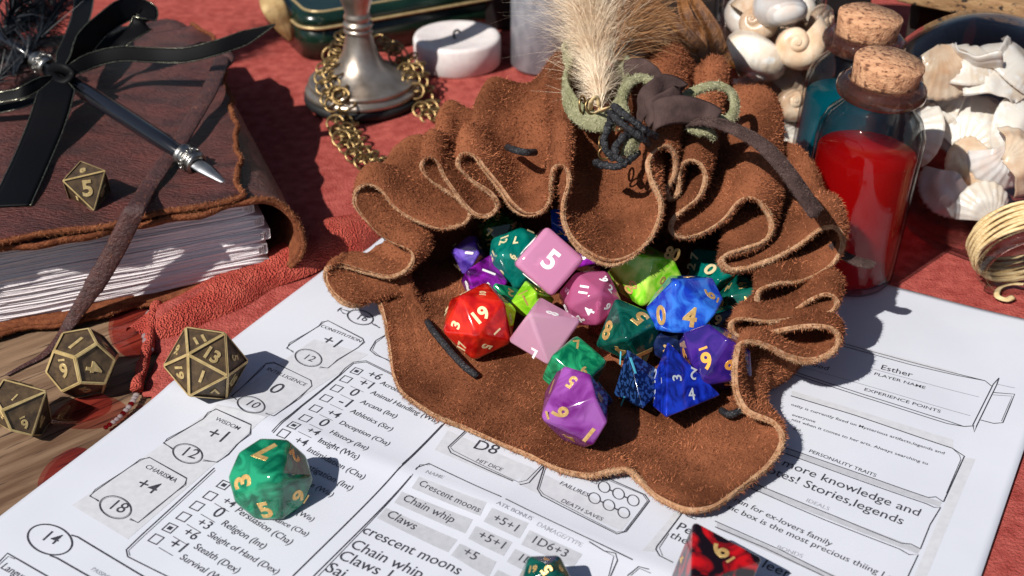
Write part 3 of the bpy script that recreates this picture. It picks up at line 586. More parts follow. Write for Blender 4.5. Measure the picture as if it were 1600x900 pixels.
# pale fibres along the cut edge
er = tube(rim + .02 * np.stack([vnoise(rim, 5, q) for q in (1, 2, 3)], 1), np.clip(.036 + .030 * vnoise(rim, 1.6, 7) + .012 * vnoise(rim, 7, 8), .006, .08), 6, True); eo = part(pouch, 'cut_edge', er, MT['suede_edge'])
fuzz(pouch, 'edge_fibres', eo, 36000, .085, .008, MT['edge_nap'], lean=1.1)
# drawstring: the stretches of black cord that show
for pts in ([(668,503,.45),(676,516,.6),(700,545,.55),(725,572,.5),(746,588,.3)], [(793,230,4.95),(803,234,5.25),(820,238,5.3),(836,238,5.1)], [(1128,642,.4),(1140,648,.75),(1158,642,.8)]):
    P = catmull(ats(pts), 24); part(pouch, 'drawstring', tube(P, .105, 10), MT['black_cord'])
# trimmings tied to the pouch
def zt(py): return float(np.interp(py, [40, 92, 140, 200, 260, 320], [7.4, 7.0, 6.65, 6.0, 5.35, 4.8]))
def tp(pts, dz=0): return ats([(p[0], p[1], zt(p[1]) + (p[2] if len(p) > 2 else 0) + dz) for p in pts])
ring = part(pouch, 'sage_suede_ring', tube(catmull(tp([(884,84),(908,70),(945,74),(972,98),(980,128,-.2),(968,165,-.1),(948,190),(918,186),(894,166),(884,136),(890,108,-.1)]), 70, True), .30, 12, True, flat=.33, fixed=UPV), MT['sage'])
fuzz(pouch, 'sage_nap', ring, 9000, .09, .008, MT['sage_nap'], lean=1)
for pts, r in (([(978,182,.1),(972,152,.2),(984,130,.3),(1004,122,.3),(1022,134,.25),(1020,152,.2),(1004,158,.1)], .14), ([(1050,170,.15),(1068,152,.2),(1096,138,.25),(1124,134,.2),(1144,146,.1),(1148,170,.1),(1138,188,.1),(1122,188,.1)], .17),
               ([(1080,198,.25),(1092,204,.3),(1106,206,.3),(1112,212,.2)], .18), ([(982,240,.2),(986,228,.35),(992,220,.3)], .22)):
    o = part(pouch, 'sage_suede_lace', tube(catmull(tp(pts), 36), r, 10, flat=.6), MT['sage'])
    fuzz(pouch, 'sage_nap', o, 3500, .1, .008, MT['sage_nap'], lean=1)
def lace(name, pts, r, mat, nap=None, flat=.22, n=50, fixed=None, cnt=6000):
    P = catmull(tp(pts), n); rr = np.full(n, r); rr[0] *= .6; rr[-1] *= .3
    o = part(pouch, name, tube(P, rr, 10, flat=flat, fixed=fixed), MT[mat])
    if nap: fuzz(pouch, 'lace_nap', o, cnt, .07, .007, MT[nap], lean=1)
    return o
lace('brown_lace', [(998,190,.15),(1004,168,.4),(1020,146,.55),(1040,134,.5),(1062,146,.4),(1044,160,.45),(1020,172,.5),(1008,190,.3)], .34, 'brown_lace', None, .2, fixed=UPV)
lace('brown_lace', [(1022,198,.25),(1026,180,.5),(1048,172,.55),(1075,172,.5),(1100,180,.4),(1118,192,.4)], .40, 'brown_lace', None, .2, fixed=UPV)
lace('brown_lace', [(975,108,.0),(1000,104,.15),(1020,116,.2),(1030,128,.2)], .26, 'brown_lace', None, .25, fixed=UPV)
tail = lace('lace_tail', [(1078,192,.3),(1110,190,.55),(1150,203,.75),(1190,226,1.0),(1225,262,1.1),(1250,296,1.0),(1268,322,.8),(1279,336,.6)], .27, 'brown_lace', 'brown_nap', .35, 70, cnt=14000)
P = catmull(ats([(1300,380,3.5),(1312,394,3.3),(1328,404,3.1),(1350,412,3.0),(1368,412,3.0)]), 30)
lt = part(pouch, 'lace_tail', tube(P, np.r_[np.full(26, .17), .15, .12, .08, .03], 10, flat=.35), MT['brown_lace']); fuzz(pouch, 'lace_nap', lt, 3500, .06, .007, MT['brown_nap'], lean=1)
for pts in ([(958,166,.6),(972,176,.7),(990,190,.65),(1008,204,.55),(1026,214,.3)], [(952,176,.5),(968,190,.65),(986,204,.6),(1004,216,.5),(1014,226,.25)], [(956,182,.4),(950,200,.45),(944,218,.4),(948,236,.3),(960,250,.2)],
            [(990,206,.4),(974,214,.5),(962,230,.45),(964,246,.35),(980,254,.3)], [(930,254,.05),(944,258,.25),(966,260,.3),(984,250,.25),(998,238,.2)]):
    part(pouch, 'cord_knot', tube(catmull(tp(pts), 40) + .012 * np.random.default_rng(4).normal(size=(40, 3)), .108 + .012 * np.random.default_rng(5).normal(size=40), 10), MT['black_cord'])
tor = lambda c, r, rr, nrm_, n=20: tube(np.array([c + r * (math.cos(t) * a_ + math.sin(t) * b_) for t in np.linspace(0, 6.283, n, endpoint=False) for a_, b_ in [perp(nrm_)]]), rr, 6, True)
def perp(n):
    n = norm(n); a = norm(np.cross(n, [0.3, 1, .2])); return a, np.cross(n, a)
for px, py, r, nn in ((910, 163, .24, (1, -.4, .2)), (926, 166, .22, (.4, -1, .5)), (938, 226, .22, (1, -.2, .1)), (944, 240, .16, (.2, -1, .3))):
    part(pouch, 'jump_ring', tor(at(px, py, zt(py) + .15), r, .035, nn), MT['chain_brass'])
for pts in ([(922,172,.1),(924,158,.4),(932,152,.4),(936,166,.3)], [(930,176,.1),(944,170,.35),(954,168,.2)], [(966,204,.2),(974,200,.4),(980,208,.3)]):
    part(pouch, 'raffia_strand', tube(catmull(tp(pts), 14), .07, 6, flat=.5), MT['raffia'])
# downy feather hanging on the ring
def down(root, name, base, tip, n, spread, l0, l1, mat, seed, bias=(0, 0, 0), wid=.012, curl=.22):
    r = np.random.default_rng(seed); V, F = [], []; ax = norm(tip - base); Ltot = np.linalg.norm(tip - base)
    for k in range(n):
        t = r.random() ** .8; p = base + (tip - base) * t
        d = r.normal(size=3); d -= ax * (d @ ax); d = norm(d); d = norm(d * spread * r.uniform(.25, 1) + ax * r.uniform(.5, 1.1) + np.asarray(bias) * r.random())
        L = r.uniform(l0, l1); sd = norm(np.cross(d, r.normal(size=3))) * wid; bend = r.normal(size=3) * curl + np.array([0, 0, -.12])
        m = len(V); ns = 4
        for s in range(ns + 1):
            q = s / ns; c = p + d * L * q + bend * L * q * q; wq = (1 - q * .9); V += [c - sd * wq, c + sd * wq]
        F += [(m + 2 * s, m + 2 * s + 1, m + 2 * s + 3, m + 2 * s + 2) for s in range(ns)]
    o = part(root, name, (np.array(V), F), MT[mat]); o['kind'] = 'stuff'; return o
fb, ft = at(940, 172, 6.4), at(925, 62, 7.6); f2 = at(915, -60, 9.6)
down(pouch, 'down_base', fb, ft, 4500, .45, .45, 1.2, 'down_cream', 1, wid=.008, curl=.5)
down(pouch, 'down_tuft', at(930, 100, 7.1), f2, 10000, .95, .6, 1.6, 'down_cream', 2, (-.15, 0, .1), wid=.007, curl=.55)
down(pouch, 'down_tan', at(960, 84, 7.3), at(985, -40, 9.2), 2600, .9, .8, 2.2, 'down_tan', 3, (.5, 0, .0), wid=.009, curl=.35)
down(pouch, 'down_tan', at(955, 96, 7.1), at(1000, 40, 7.8), 420, .6, .8, 1.9, 'down_tan', 5, (.9, 0, -.1), .013)
down(pouch, 'down_tan', ft, f2, 500, .9, .9, 2.0, 'down_tan', 6, (-.3, 0, .0), wid=.01)
part(pouch, 'quill', tube(np.array([fb, ft, f2]), .045, 6), MT['down_cream'])
# ================================================================== dice
# kind, rotation, centre, circumradius, numerals (text, face, place, reading direction, height) in units of the radius
DICE = {
 'bronze_d20': ('d20', [[-0.83653, 0.27887, 0.47164], [0.05748, -0.81137, 0.5817], [0.54489, 0.51372, 0.66271]], [-8.459, 28.757, 0.996], 1.17, [('13', 15, [0.01, 0.7506, 0.262], [-0.9974, 0.026, -0.068], 0.3517), ('11', 19, [0.4458, 0.4884, 0.4422], [-0.6532, -0.0977, 0.7509], 0.3103), ('9.', 18, [0.7746, 0.1992, -0.0315], [-0.356, 0.9321, 0.0669], 0.2797), ('19', 16, [0.4652, 0.4259, -0.4853], [-0.6621, -0.0827, -0.7448], 0.3111), ('1', 13, [-0.0143, 0.734, -0.3055], [-0.9835, 0.0645, 0.1689], 0.3328), ('7', 8, [-0.528, 0.3762, -0.4721], [-0.2479, 0.5498, 0.7977], 0.2811), ('5', 14, [-0.5048, 0.4129, 0.4588], [-0.6398, 0.1194, -0.7592], 0.2806), ('18', 9, [-0.7604, 0.2362, -0.041], [-0.3538, -0.9263, -0.1299], 0.3138)]),
 'bronze_d12': ('d12', [[0.42379, 0.74594, -0.51379], [0.12872, 0.51189, 0.84935], [0.89657, -0.42608, 0.12091]], [-12.028, 29.132, 0.735], 1.039, [('1', 8, [0.683, -0.4064, -0.0164], [0.2365, 0.3827, -0.8931], 0.5008), ('6_', 2, [0.0146, -0.6652, -0.4352], [-0.6168, -0.4138, 0.6695], 0.4482), ('4', 9, [0.377, 0.0074, -0.7012], [-0.8463, -0.1009, -0.523], 0.4833)]),
 'bronze_d8': ('d8', [[-0.75902, 0.34674, -0.55105], [0.12388, -0.754, -0.64508], [-0.63917, -0.5579, 0.52935]], [-12.903, 34.444, 3.556], 0.916, [('5', 4, [-0.3137, 0.3588, 0.3275], [-0.6441, 0.1125, -0.7566], 0.5953), ('8', 6, [-0.3012, -0.4035, 0.2953], [-0.7367, 0.0634, -0.6733], 0.3442), ('3', 0, [0.3297, 0.3883, 0.282], [-0.4067, 0.8165, -0.4098], 0.2718)]),
 'bronze_d10': ('d10', [[-0.37976, 0.43693, -0.8154], [0.7865, 0.61655, -0.03592], [0.48704, -0.65495, -0.57778]], [-13.141, 27.27, 0.597], 0.925, [('1', 9, [0.0708, -0.5881, -0.3555], [-0.7371, 0.3264, -0.5918], 0.2708), ('6_', 8, [-0.7037, -0.2658, -0.1968], [-0.2544, -0.6932, 0.6743], 0.3188)]),
 'red_d20': ('d20', [[0.72252, -0.62837, -0.2883], [-0.22474, -0.60784, 0.76159], [-0.6538, -0.48547, -0.5804]], [-0.917, 30.478, 1.26], 1.173, [('19', 2, [-0.2055, 0.0411, -0.7721], [0.2034, -0.976, -0.0777], 0.3859), ('10', 0, [-0.4698, -0.448, -0.4586], [-0.1739, -0.6039, 0.7778], 0.1809), ('3', 8, [-0.4484, 0.5621, -0.3659], [-0.454, -0.8147, -0.3607], 0.3107), ('17', 13, [0.0398, 0.7964, -0.1419], [-0.3702, -0.3315, -0.8678], 0.2589), ('1', 3, [0.3691, 0.0676, -0.7096], [0.9294, 0.1011, 0.355], 0.2402), ('18', 9, [-0.7391, 0.292, 0.4111], [-0.3217, -0.8422, 0.4326], 0.2078)]),
 'pink_d6': ('d6', [[0.05459, 0.75247, 0.65636], [-0.85701, -0.30201, 0.41752], [0.5124, -0.5853, 0.62839]], [1.022, 31.398, 2.7], 1.247, [('5', 5, [0.5774, -0.0069, 0.0418], [-0.0, 0.9983, 0.0581], 0.5268)]),
 'clear_pink_d8': ('d8', [[-0.91434, -0.09412, 0.39387], [0.09917, 0.89096, 0.44312], [-0.39263, 0.44422, -0.80531]], [0.901, 29.48, 1.6], 1.14, [('8', 5, [-0.4113, 0.1371, -0.4516], [0.0714, 0.7401, 0.6687], 0.3518), ('7', 3, [0.2859, -0.6208, -0.0933], [-0.7167, -0.6971, -0.0195], 0.3405)]),
 'magenta_d20': ('d20', [[0.4747, -0.83861, -0.26719], [-0.24244, 0.16725, -0.95564], [0.8461, 0.51842, -0.12392]], [2.248, 31.003, 1.7], 0.966, [('11', 19, [0.5161, 0.4221, 0.4382], [-0.5376, -0.2634, 0.801], 0.3031), ('6.', 18, [0.8259, 0.0647, -0.0959], [-0.1729, 0.4527, -0.8747], 0.3005), ('4', 12, [0.1919, -0.0501, 0.7773], [0.9294, 0.101, -0.355], 0.3426)]),
 'lime_d10': ('d10', [[-0.90414, -0.41062, -0.11802], [-0.07666, 0.42766, -0.90068], [0.42031, -0.80529, -0.41814]], [3.934, 32.193, 1.745], 1.161, [('00', 1, [0.4091, -0.0911, 0.5718], [0.1997, 0.8943, 0.4004], 0.2882), ('80', 4, [-0.1993, -1.0317, -0.152], [-0.9726, 0.1353, -0.189], 0.3735), ('0', 4, [-0.2442, -0.5293, 0.3581], [-0.9667, 0.2459, -0.0713], 0.2426)]),
 'green_d10_right': ('d10', [[0.38564, -0.69581, -0.60591], [0.91961, 0.3431, 0.19129], [0.07479, -0.63097, 0.77219]], [6.112, 33.11, 1.198], 1.104, [('0', 4, [-0.5331, -0.3919, 0.4036], [-0.3087, -0.6031, -0.7355], 0.4534), ('7', 3, [-0.1764, -0.0132, 0.8006], [0.559, -0.5565, 0.6147], 0.3091), ('2', 3, [-0.3305, 0.1739, 0.6312], [0.559, -0.5565, 0.6147], 0.3098), ('5', 8, [-0.1837, -0.237, -0.6779], [0.6052, 0.3049, -0.7354], 0.3794)]),
 'blue_d10': ('d10', [[0.7365, 0.58397, -0.34138], [-0.67197, 0.68954, -0.27018], [0.07762, 0.42838, 0.90026]], [4.817, 29.923, 2.2], 1.11, [('4', 1, [0.5254, -0.4292, 0.2498], [0.7903, 0.458, -0.407], 0.5481), ('0', 4, [-0.21, -0.6611, 0.2319], [0.8967, 0.1169, 0.4269], 0.5547), ('6_', 0, [0.583, 0.375, 0.2336], [-0.3559, 0.8968, -0.263], 0.3922)]),
 'teal_d8': ('d8', [[0.3892, 0.9031, -0.18146], [-0.44518, 0.01195, -0.89536], [-0.80644, 0.42926, 0.40669]], [3.33, 29.833, 1.293], 1.108, [('8', 6, [-0.2942, -0.4734, 0.2323], [0.3347, 0.4776, 0.8123], 0.5681), ('5', 4, [-0.284, 0.4238, 0.2922], [-0.8055, -0.5184, -0.2871], 0.5471), ('7', 0, [0.5905, 0.1939, 0.2155], [-0.767, 0.141, 0.626], 0.5695)]),
 'emerald_d6': ('d6', [[0.72789, 0.64266, 0.23909], [-0.56885, 0.76065, -0.31276], [-0.38287, 0.09165, 0.91925]], [1.697, 28.274, 1.125], 1.025, [('7', 3, [-0.3177, 0.2752, 0.5774], [0.5463, 0.8376, 0.0], 0.3081), ('6', 3, [0.3337, -0.242, 0.5774], [0.8261, 0.5635, -0.0], 0.314)]),
 'purple_d10': ('d10', [[0.17011, -0.56885, 0.80465], [-0.41776, 0.69792, 0.58171], [-0.89249, -0.43511, -0.11892]], [1.641, 26.297, 1.357], 1.148, [('5', 8, [-0.6614, -0.3008, -0.2118], [-0.4693, 0.871, -0.1454], 0.334), ('9_', 9, [-0.088, -0.3292, -0.6802], [0.9706, 0.1109, 0.2138], 0.4363), ('1', 9, [0.535, -0.5936, -0.1921], [0.6996, -0.3618, 0.6161], 0.4351)]),
 'speckled_d4': ('d4', [[0.51, -0.81702, -0.26903], [0.52715, 0.54401, -0.65281], [0.67972, 0.19111, 0.70814]], [3.432, 27.877, 0.977], 1.052, [('1', 1, [0.2746, 0.2217, 0.5245], [0.4712, -0.3418, -0.8131], 0.4704), ('1', 2, [0.3123, 0.7002, 0.1895], [-0.1323, -0.7639, 0.6316], 0.3924), ('1', 2, [-0.6099, 0.1734, -0.206], [-0.4911, -0.8105, 0.3194], 0.3683)]),
 'blue_d4': ('d4', [[-0.70136, 0.60226, -0.38128], [-0.39575, -0.77389, -0.49444], [-0.59285, -0.19589, 0.78112]], [4.351, 27.41, 1.135], 1.345, [('3', 2, [-0.1587, 0.0497, 0.3689], [-0.571, -0.7909, 0.2199], 0.2543), ('2', 2, [-0.4622, 0.0817, 0.0334], [0.2929, -0.5136, 0.8065], 0.2708), ('4', 2, [-0.1413, 0.3712, 0.0648], [-0.565, 0.2279, -0.793], 0.2638), ('2', 1, [0.0796, -0.5212, -0.0235], [-0.0673, 0.671, 0.7384], 0.3016), ('4', 1, [0.4, -0.2505, -0.0731], [-0.08, 0.6637, 0.7437], 0.302), ('1', 1, [0.0836, -0.1805, 0.3133], [-0.5686, 0.2232, 0.7918], 0.1405)]),
 'indigo_d10': ('d10', [[0.21396, -0.83193, -0.51198], [-0.40505, 0.40138, -0.82148], [0.88891, 0.38314, -0.25109]], [5.539, 28.421, 1.424], 1.159, [('6_', 0, [0.4213, 0.1405, 0.529], [-0.7719, 0.5377, 0.3392], 0.4603)]),
 'purple_d8': ('d8', [[0.23917, 0.54366, -0.8045], [0.73605, 0.43886, 0.51539], [0.63326, -0.71543, -0.2952]], [-0.854, 32.986, 1.024], 0.942, [('1', 3, [0.1922, -0.39, -0.4178], [0.8097, 0.4961, 0.3136], 0.4911)]),
 'violet_d10': ('d10', [[0.23169, 0.34871, 0.90814], [0.34729, -0.90168, 0.25763], [0.90869, 0.25569, -0.33001]], [-1.347, 34.632, 1.008], 0.66, [('4', 7, [-0.6816, -0.0546, -0.4236], [-0.6341, -0.7705, 0.0661], 0.4756), ('3', 5, [0.2787, -0.4518, -0.6882], [0.1378, 0.9788, 0.1515], 0.2486)]),
 'teal_d20': ('d20', [[-0.80526, 0.44523, -0.39157], [0.29611, -0.27018, -0.91615], [-0.51369, -0.85368, 0.08573]], [0.244, 33.631, 1.42], 1.124, [('7', 7, [-0.362, -0.6568, 0.3576], [0.813, -0.3414, 0.4717], 0.2392), ('1', 5, [-0.6189, -0.6067, -0.1608], [-0.2036, 0.5331, 0.8212], 0.2499), ('6', 11, [-0.2968, -0.3422, 0.7373], [-0.8006, -0.5152, -0.3058], 0.2131)]),
 'bottle_d20': ('d20', [[0.79746, -0.38669, 0.46317], [-0.50142, -0.8517, 0.15225], [0.33561, -0.35366, -0.87309]], [-0.341, 35.667, 1.232], 0.895, [('7', 16, [0.1496, 0.6009, -0.6259], [0.7596, -0.1206, 0.6391], 0.3213), ('4', 18, [0.8269, 0.0621, -0.4195], [0.1142, -0.299, 0.9474], 0.3286)]),
 'cobalt_d10': ('d10', [[-0.24229, -0.73581, 0.63236], [0.95062, -0.31034, 0.00312], [0.19395, 0.60189, 0.77467]], [1.72, 34.461, 2.2], 0.754, []),
 'lime_d8': ('d8', [[0.95622, 0.22966, -0.18136], [0.29221, -0.78295, 0.54919], [-0.01587, -0.57814, -0.81578]], [0.571, 31.556, 1.2], 0.743, [('1', 5, [-0.3794, 0.0806, -0.5399], [0.7275, 0.0427, -0.6848], 0.5058)]),
 'navy_d12': ('d12', [[-0.0011, -0.46518, -0.88521], [-0.76134, -0.57355, 0.30234], [-0.64836, 0.67428, -0.35353]], [6.124, 30.423, 0.999], 0.774, [('9', 6, [-0.1335, 0.9018, -0.0524], [0.3103, -0.4998, -0.8087], 0.4483)]),
 'navy_d8': ('d8', [[-0.18132, 0.98322, -0.01994], [-0.75621, -0.15236, -0.63635], [-0.62871, -0.10031, 0.77114]], [2.224, 27.579, 0.674], 0.55, [('3', 4, [-0.4331, 0.0775, 0.4894], [0.2152, 0.7897, -0.5745], 0.5942)]),
 'green_d10_front': ('d10', [[0.75005, -0.59193, -0.29504], [-0.23351, -0.65437, 0.71921], [-0.61879, -0.47055, -0.62903]], [-5.943, 24.126, 0.801], 1.098, [('7', 8, [-0.5283, -0.381, -0.2784], [-0.7988, 0.2606, 0.5422], 0.6234), ('3', 7, [-0.4741, 0.4561, -0.2781], [-0.7267, -0.6482, 0.2275], 0.5295), ('5', 6, [0.3199, 0.622, -0.2354], [0.5464, -0.6647, -0.5095], 0.5094), ('9_', 5, [0.7046, -0.0772, -0.2198], [-0.1407, -0.9779, -0.1547], 0.4592), ('2', 9, [0.0672, -0.6989, -0.2409], [-0.1883, 0.6461, -0.7397], 0.3397)]),
 'green_d20_front': ('d20', [[-0.73314, 0.63584, -0.2413], [-0.67206, -0.73169, 0.11386], [-0.10416, 0.24565, 0.96375]], [0.736, 20.753, 0.675], 0.69, [('5', 19, [0.1099, 0.4848, 0.7817], [-0.0174, -0.6982, 0.7157], 0.4141)]),
 'red_black_d8': ('d8', [[-0.50703, -0.80332, 0.3124], [-0.69733, 0.16928, -0.69647], [0.50661, -0.57098, -0.64601]], [4.515, 20.824, 0.833], 1.258, [('6_', 3, [0.2534, -0.3907, -0.3559], [-0.7859, -0.5847, -0.2012], 0.398), ('4', 1, [0.1645, 0.4168, -0.4187], [-0.4063, -0.4102, -0.8165], 0.2201)]),
 'fill_a': ('d8', [[-0.349, 0.75846, -0.55039], [-0.00375, 0.58619, 0.81017], [0.93712, 0.28481, -0.20173]], [2.411, 34.547, 1.1], 0.875, []),
 'fill_c': ('d10', [[-0.17879, 0.80598, 0.5643], [-0.89163, 0.10976, -0.43926], [-0.41597, -0.58168, 0.69901]], [4.562, 29.972, 0.889], 0.81, []),
 'fill_d': ('d20', [[0.45159, -0.56107, 0.69374], [0.84655, 0.02386, -0.53177], [0.2818, 0.82743, 0.48575]], [6.945, 31.728, 1.074], 0.932, []),
 'fill_e': ('d8', [[0.6013, 0.73285, -0.3184], [-0.77116, 0.63658, 0.00885], [0.20917, 0.24022, 0.94792]], [-0.278, 31.971, 0.96], 0.718, []),
}
PHI = (1 + 5 ** .5) / 2
def poly_verts(kind):
    if kind in ('d20', 'd12'):
        q = [(0, a, b) for a in (-1, 1) for b in (-PHI, PHI)]
        V = []
        if kind == 'd20':
            for a in (-1, 1):
                for b in (-PHI, PHI): V += [(0, a, b), (a, b, 0), (b, 0, a)]
        else:
            V = list(itertools.product((-1, 1), repeat=3))
            for a in (-1 / PHI, 1 / PHI):
                for b in (-PHI, PHI): V += [(0, a, b), (a, b, 0), (b, 0, a)]
    elif kind == 'd8': V = [(1, 0, 0), (-1, 0, 0), (0, 1, 0), (0, -1, 0), (0, 0, 1), (0, 0, -1)]
    elif kind == 'd6': V = list(itertools.product((-1, 1), repeat=3))
    elif kind == 'd4': V = [(1, 1, 1), (1, -1, -1), (-1, 1, -1), (-1, -1, 1)]
    else:
        c = .105; h = c * (1 + math.cos(math.pi / 5)) / (1 - math.cos(math.pi / 5))
        V = [(0, 0, h), (0, 0, -h)] + [(math.cos(k * math.pi / 5), math.sin(k * math.pi / 5), c if k % 2 == 0 else -c) for k in range(10)]
    V = np.array(V, float)
    return V if kind == 'd10' else V / np.linalg.norm(V[0])
def poly_faces(V):
    fs = {}
    for i, j, k in itertools.combinations(range(len(V)), 3):
        nn = np.cross(V[j] - V[i], V[k] - V[i]); L = np.linalg.norm(nn)
        if L < 1e-6: continue
        nn = nn / L; d = nn @ V[i]
        if d < 0: nn, d = -nn, -d
        s = V @ nn - d
        if s.max() < 1e-3: fs[tuple(np.where(s > -1e-3)[0])] = nn
    out = []
    for idx, nn in fs.items():
        c = V[list(idx)].mean(0); a = norm(V[idx[0]] - c); b = np.cross(nn, a)
        out.append((sorted(idx, key=lambda i: math.atan2((V[i] - c) @ b, (V[i] - c) @ a)), nn))
    return out
def marble(name, a, b, scale=1.6, rough=.10, alpha=0., con=(.38, .62), **k):
    return pmat(name, a, b, scale=scale, rough=rough, coat=.5, distort=1.6, detail=3, contrast=con, sss=0, trans=alpha, **k)
marble('die_green', (.0, .085, .042), (.012, .25, .125)); marble('die_teal', (.0, .10, .085), (.004, .16, .13)); marble('die_darkgreen', (.0, .045, .035), (.006, .10, .075))
marble('die_emerald', (.0, .10, .045), (.02, .34, .14)); marble('die_lime', (.10, .38, .004), (.30, .60, .03)); marble('die_limedeep', (.16, .62, .012), (.55, .85, .12))
marble('die_red', (.36, .004, .004), (.62, .02, .008)); marble('die_purple', (.11, .005, .13), (.27, .07, .33), scale=.9); marble('die_violet', (.045, .018, .24), (.16, .08, .5))
marble('die_plum', (.045, .004, .07), (.26, .012, .36)); marble('die_blue', (.006, .03, .36), (.03, .16, .62)); marble('die_deepblue', (.003, .008, .16), (.010, .04, .52))
marble('die_indigo', (.018, .008, .13), (.05, .015, .20)); marble('die_bottle', (.006, .05, .01), (.05, .16, .03), alpha=.3); marble('die_cobalt', (.004, .035, .34), (.01, .08, .5)); marble('die_navy', (.004, .008, .035), (.01, .02, .08))
pmat('die_speckled', (.003, .008, .035), (.02, .06, .20), scale=9, rough=.15, coat=.4, contrast=(.5, .56), detail=2)
marble('die_redblack', (.006, .002, .003), (.42, .004, .006), scale=1.0, con=(.52, .64))
clear('die_pink', (.93, .55, .72), refr=.55, ior=1.5, tint_refr=(.90, .50, .68), milk=.3, milk_col=(.8, .4, .55)); clear('die_clearpink', (1., .80, .90), refr=.4, ior=1.5, tint_refr=(1., .80, .91), milk=.58, milk_col=(1., .58, .80), gloss=1.4); clear('die_magenta', (.95, .45, .66), refr=.4, ior=1.5, tint_refr=(.95, .42, .64), milk=.45, milk_col=(1., .25, .55), gloss=1.4)
# cloudy body for the pink die
m = clear('die_pinkcloud', (.95, .62, .80), refr=.4, ior=1.4, milk=.6, milk_col=(1., .44, .72), gloss=1.4)
pmat('num_gold', (.80, .55, .22), (.66, .38, .12), scale=6, rough=.32, metal=.55, bump=.2, bscale=10); pmat('num_pale', (.85, .72, .42), rough=.4, metal=.3); pmat('num_white', (.88, .88, .88), rough=.4)
pmat('num_silver', (.62, .68, .74), rough=.35, metal=.3); pmat('num_cyan', (.10, .50, .62), rough=.4); pmat('num_orange', (.88, .40, .07), rough=.35, metal=.4)
def numeral_mesh(s, off, ext=.02):
    k = ('num', s, off)
    if k in FONT: return FONT[k]
    bar = s.endswith('_'); t = s.rstrip('_'); c = bpy.data.curves.new('num', 'FONT'); c.body = t; c.resolution_u = 4; c.offset = off; c.extrude = ext; c.bevel_depth = .012; c.bevel_resolution = 1
    o = bpy.data.objects.new('num', c); COL.objects.link(o); dg = bpy.context.evaluated_depsgraph_get(); dg.update()
    me = bpy.data.meshes.new_from_object(o.evaluated_get(dg), depsgraph=dg); V = np.empty(len(me.vertices) * 3); me.vertices.foreach_get('co', V); V = V.reshape(-1, 3)
    F = [tuple(p.vertices) for p in me.polygons]; bpy.data.objects.remove(o); bpy.data.curves.remove(c); bpy.data.meshes.remove(me)
    V[:, 0] -= (V[:, 0].min() + V[:, 0].max()) / 2; V[:, 1] -= (V[:, 1].min() + V[:, 1].max()) / 2; k2 = 1 / (V[:, 1].max() - V[:, 1].min()); V *= k2
    if bar: V, F = join((V, F), box((0, -.72, -.03), .52, .13, .06))
    FONT[k] = (V, F); return FONT[k]
NUMME = {}
def make_die(key, name, label, mat, nmat, group, bev=.075, off=.022, fill=True):
    kind, Rm, c, s, nums = DICE[key]; Rm = np.array(Rm); V = poly_verts(kind); fc = poly_faces(V); metal = isinstance(mat, tuple)
    bm = bmesh.new(); bv = [bm.verts.new(tuple(p * s)) for p in V]
    for idx, nn in fc: bm.faces.new([bv[i] for i in idx])
    bm.normal_update()
    if not metal: bmesh.ops.bevel(bm, geom=bm.edges[:] + bm.verts[:], offset=bev * s, segments=3, affect='EDGES', profile=.55)
    else:
        fs = bm.faces[:]; bmesh.ops.inset_individual(bm, faces=fs, thickness=.075 * s, depth=0); 
        for f in fs: f.material_index = 1
        bmesh.ops.inset_individual(bm, faces=fs, thickness=.012 * s, depth=-.045 * s)
        for f in fs: f.material_index = 1
        bm.normal_update(); ed = [e for e in bm.edges if all(v in bv for v in e.verts)]; bmesh.ops.bevel(bm, geom=ed, offset=.022 * s, segments=2, affect='EDGES')
    me = bpy.data.meshes.new(name); bm.to_mesh(me); bm.free()
    for mm in (mat if metal else (mat,)): me.materials.append(MT[mm])
    if not metal:
        for p in me.polygons: p.use_smooth = True
        big = sorted(me.polygons, key=lambda p: -p.area)[:len(fc)]
        for p in big: p.use_smooth = False
    o = bpy.data.objects.new(name, me); link(o); o.matrix_world = Matrix.Translation(c) @ Matrix(Rm.tolist()).to_4x4(); tag(o, label, 'die', group)
    done = set(); items = list(nums)
    for t, fi, p, x, h in items: done.add(fi)
    if fill and kind != 'd4':
        pool = {'d20': 20, 'd12': 12, 'd8': 8, 'd6': 6, 'd10': 9}[kind]; r = random.Random(key); seq = list(range(1, pool + 1)); r.shuffle(seq)
        for fi, (idx, nn) in enumerate(fc):
            if fi in done: continue
            cc = V[idx].mean(0); x = norm(V[idx[0]] - cc) if kind != 'd10' else norm(np.cross(np.array([0, 0, 1.]), nn))
            items.append((str(seq[fi % pool]), fi, list(cc), list(x), {'d20': .30, 'd12': .42, 'd8': .5, 'd6': .62, 'd10': .42}[kind]))
    for t, fi, p, x, h in items:
        nn = fc[fi][1]; x = norm(np.array(x) - nn * (np.array(x) @ nn)); y = np.cross(nn, x); pl = V[fc[fi][0][0]] @ nn
        p = np.array(p); p = p + nn * (pl - p @ nn); k = (t, off)
        if k not in NUMME:
            NV, NF = numeral_mesh(t, off); NUMME[k] = (NV, NF)
        mk = (t, off, nmat)
        if mk not in NUMME: NUMME[mk] = mesh('numeral', *NUMME[k], MT[nmat], smooth=False)
        q = bpy.data.objects.new('numeral', NUMME[mk]); link(q, o); hh = h * s * .92; dep = -.035 * s if metal else .0
        M = Matrix(np.stack([x, y, nn], 1).tolist()).to_4x4(); q.matrix_local = Matrix.Translation((p * s + nn * dep).tolist()) @ M @ Matrix.Diagonal((hh, hh, hh * (1.1 if metal else .35), 1))
    return o
BR = ('brass', 'brass_dark'); gm = 'antique brass dice'; gb = 'dice heaped in the pouch'; gf = 'dice lying on the printed sheet'
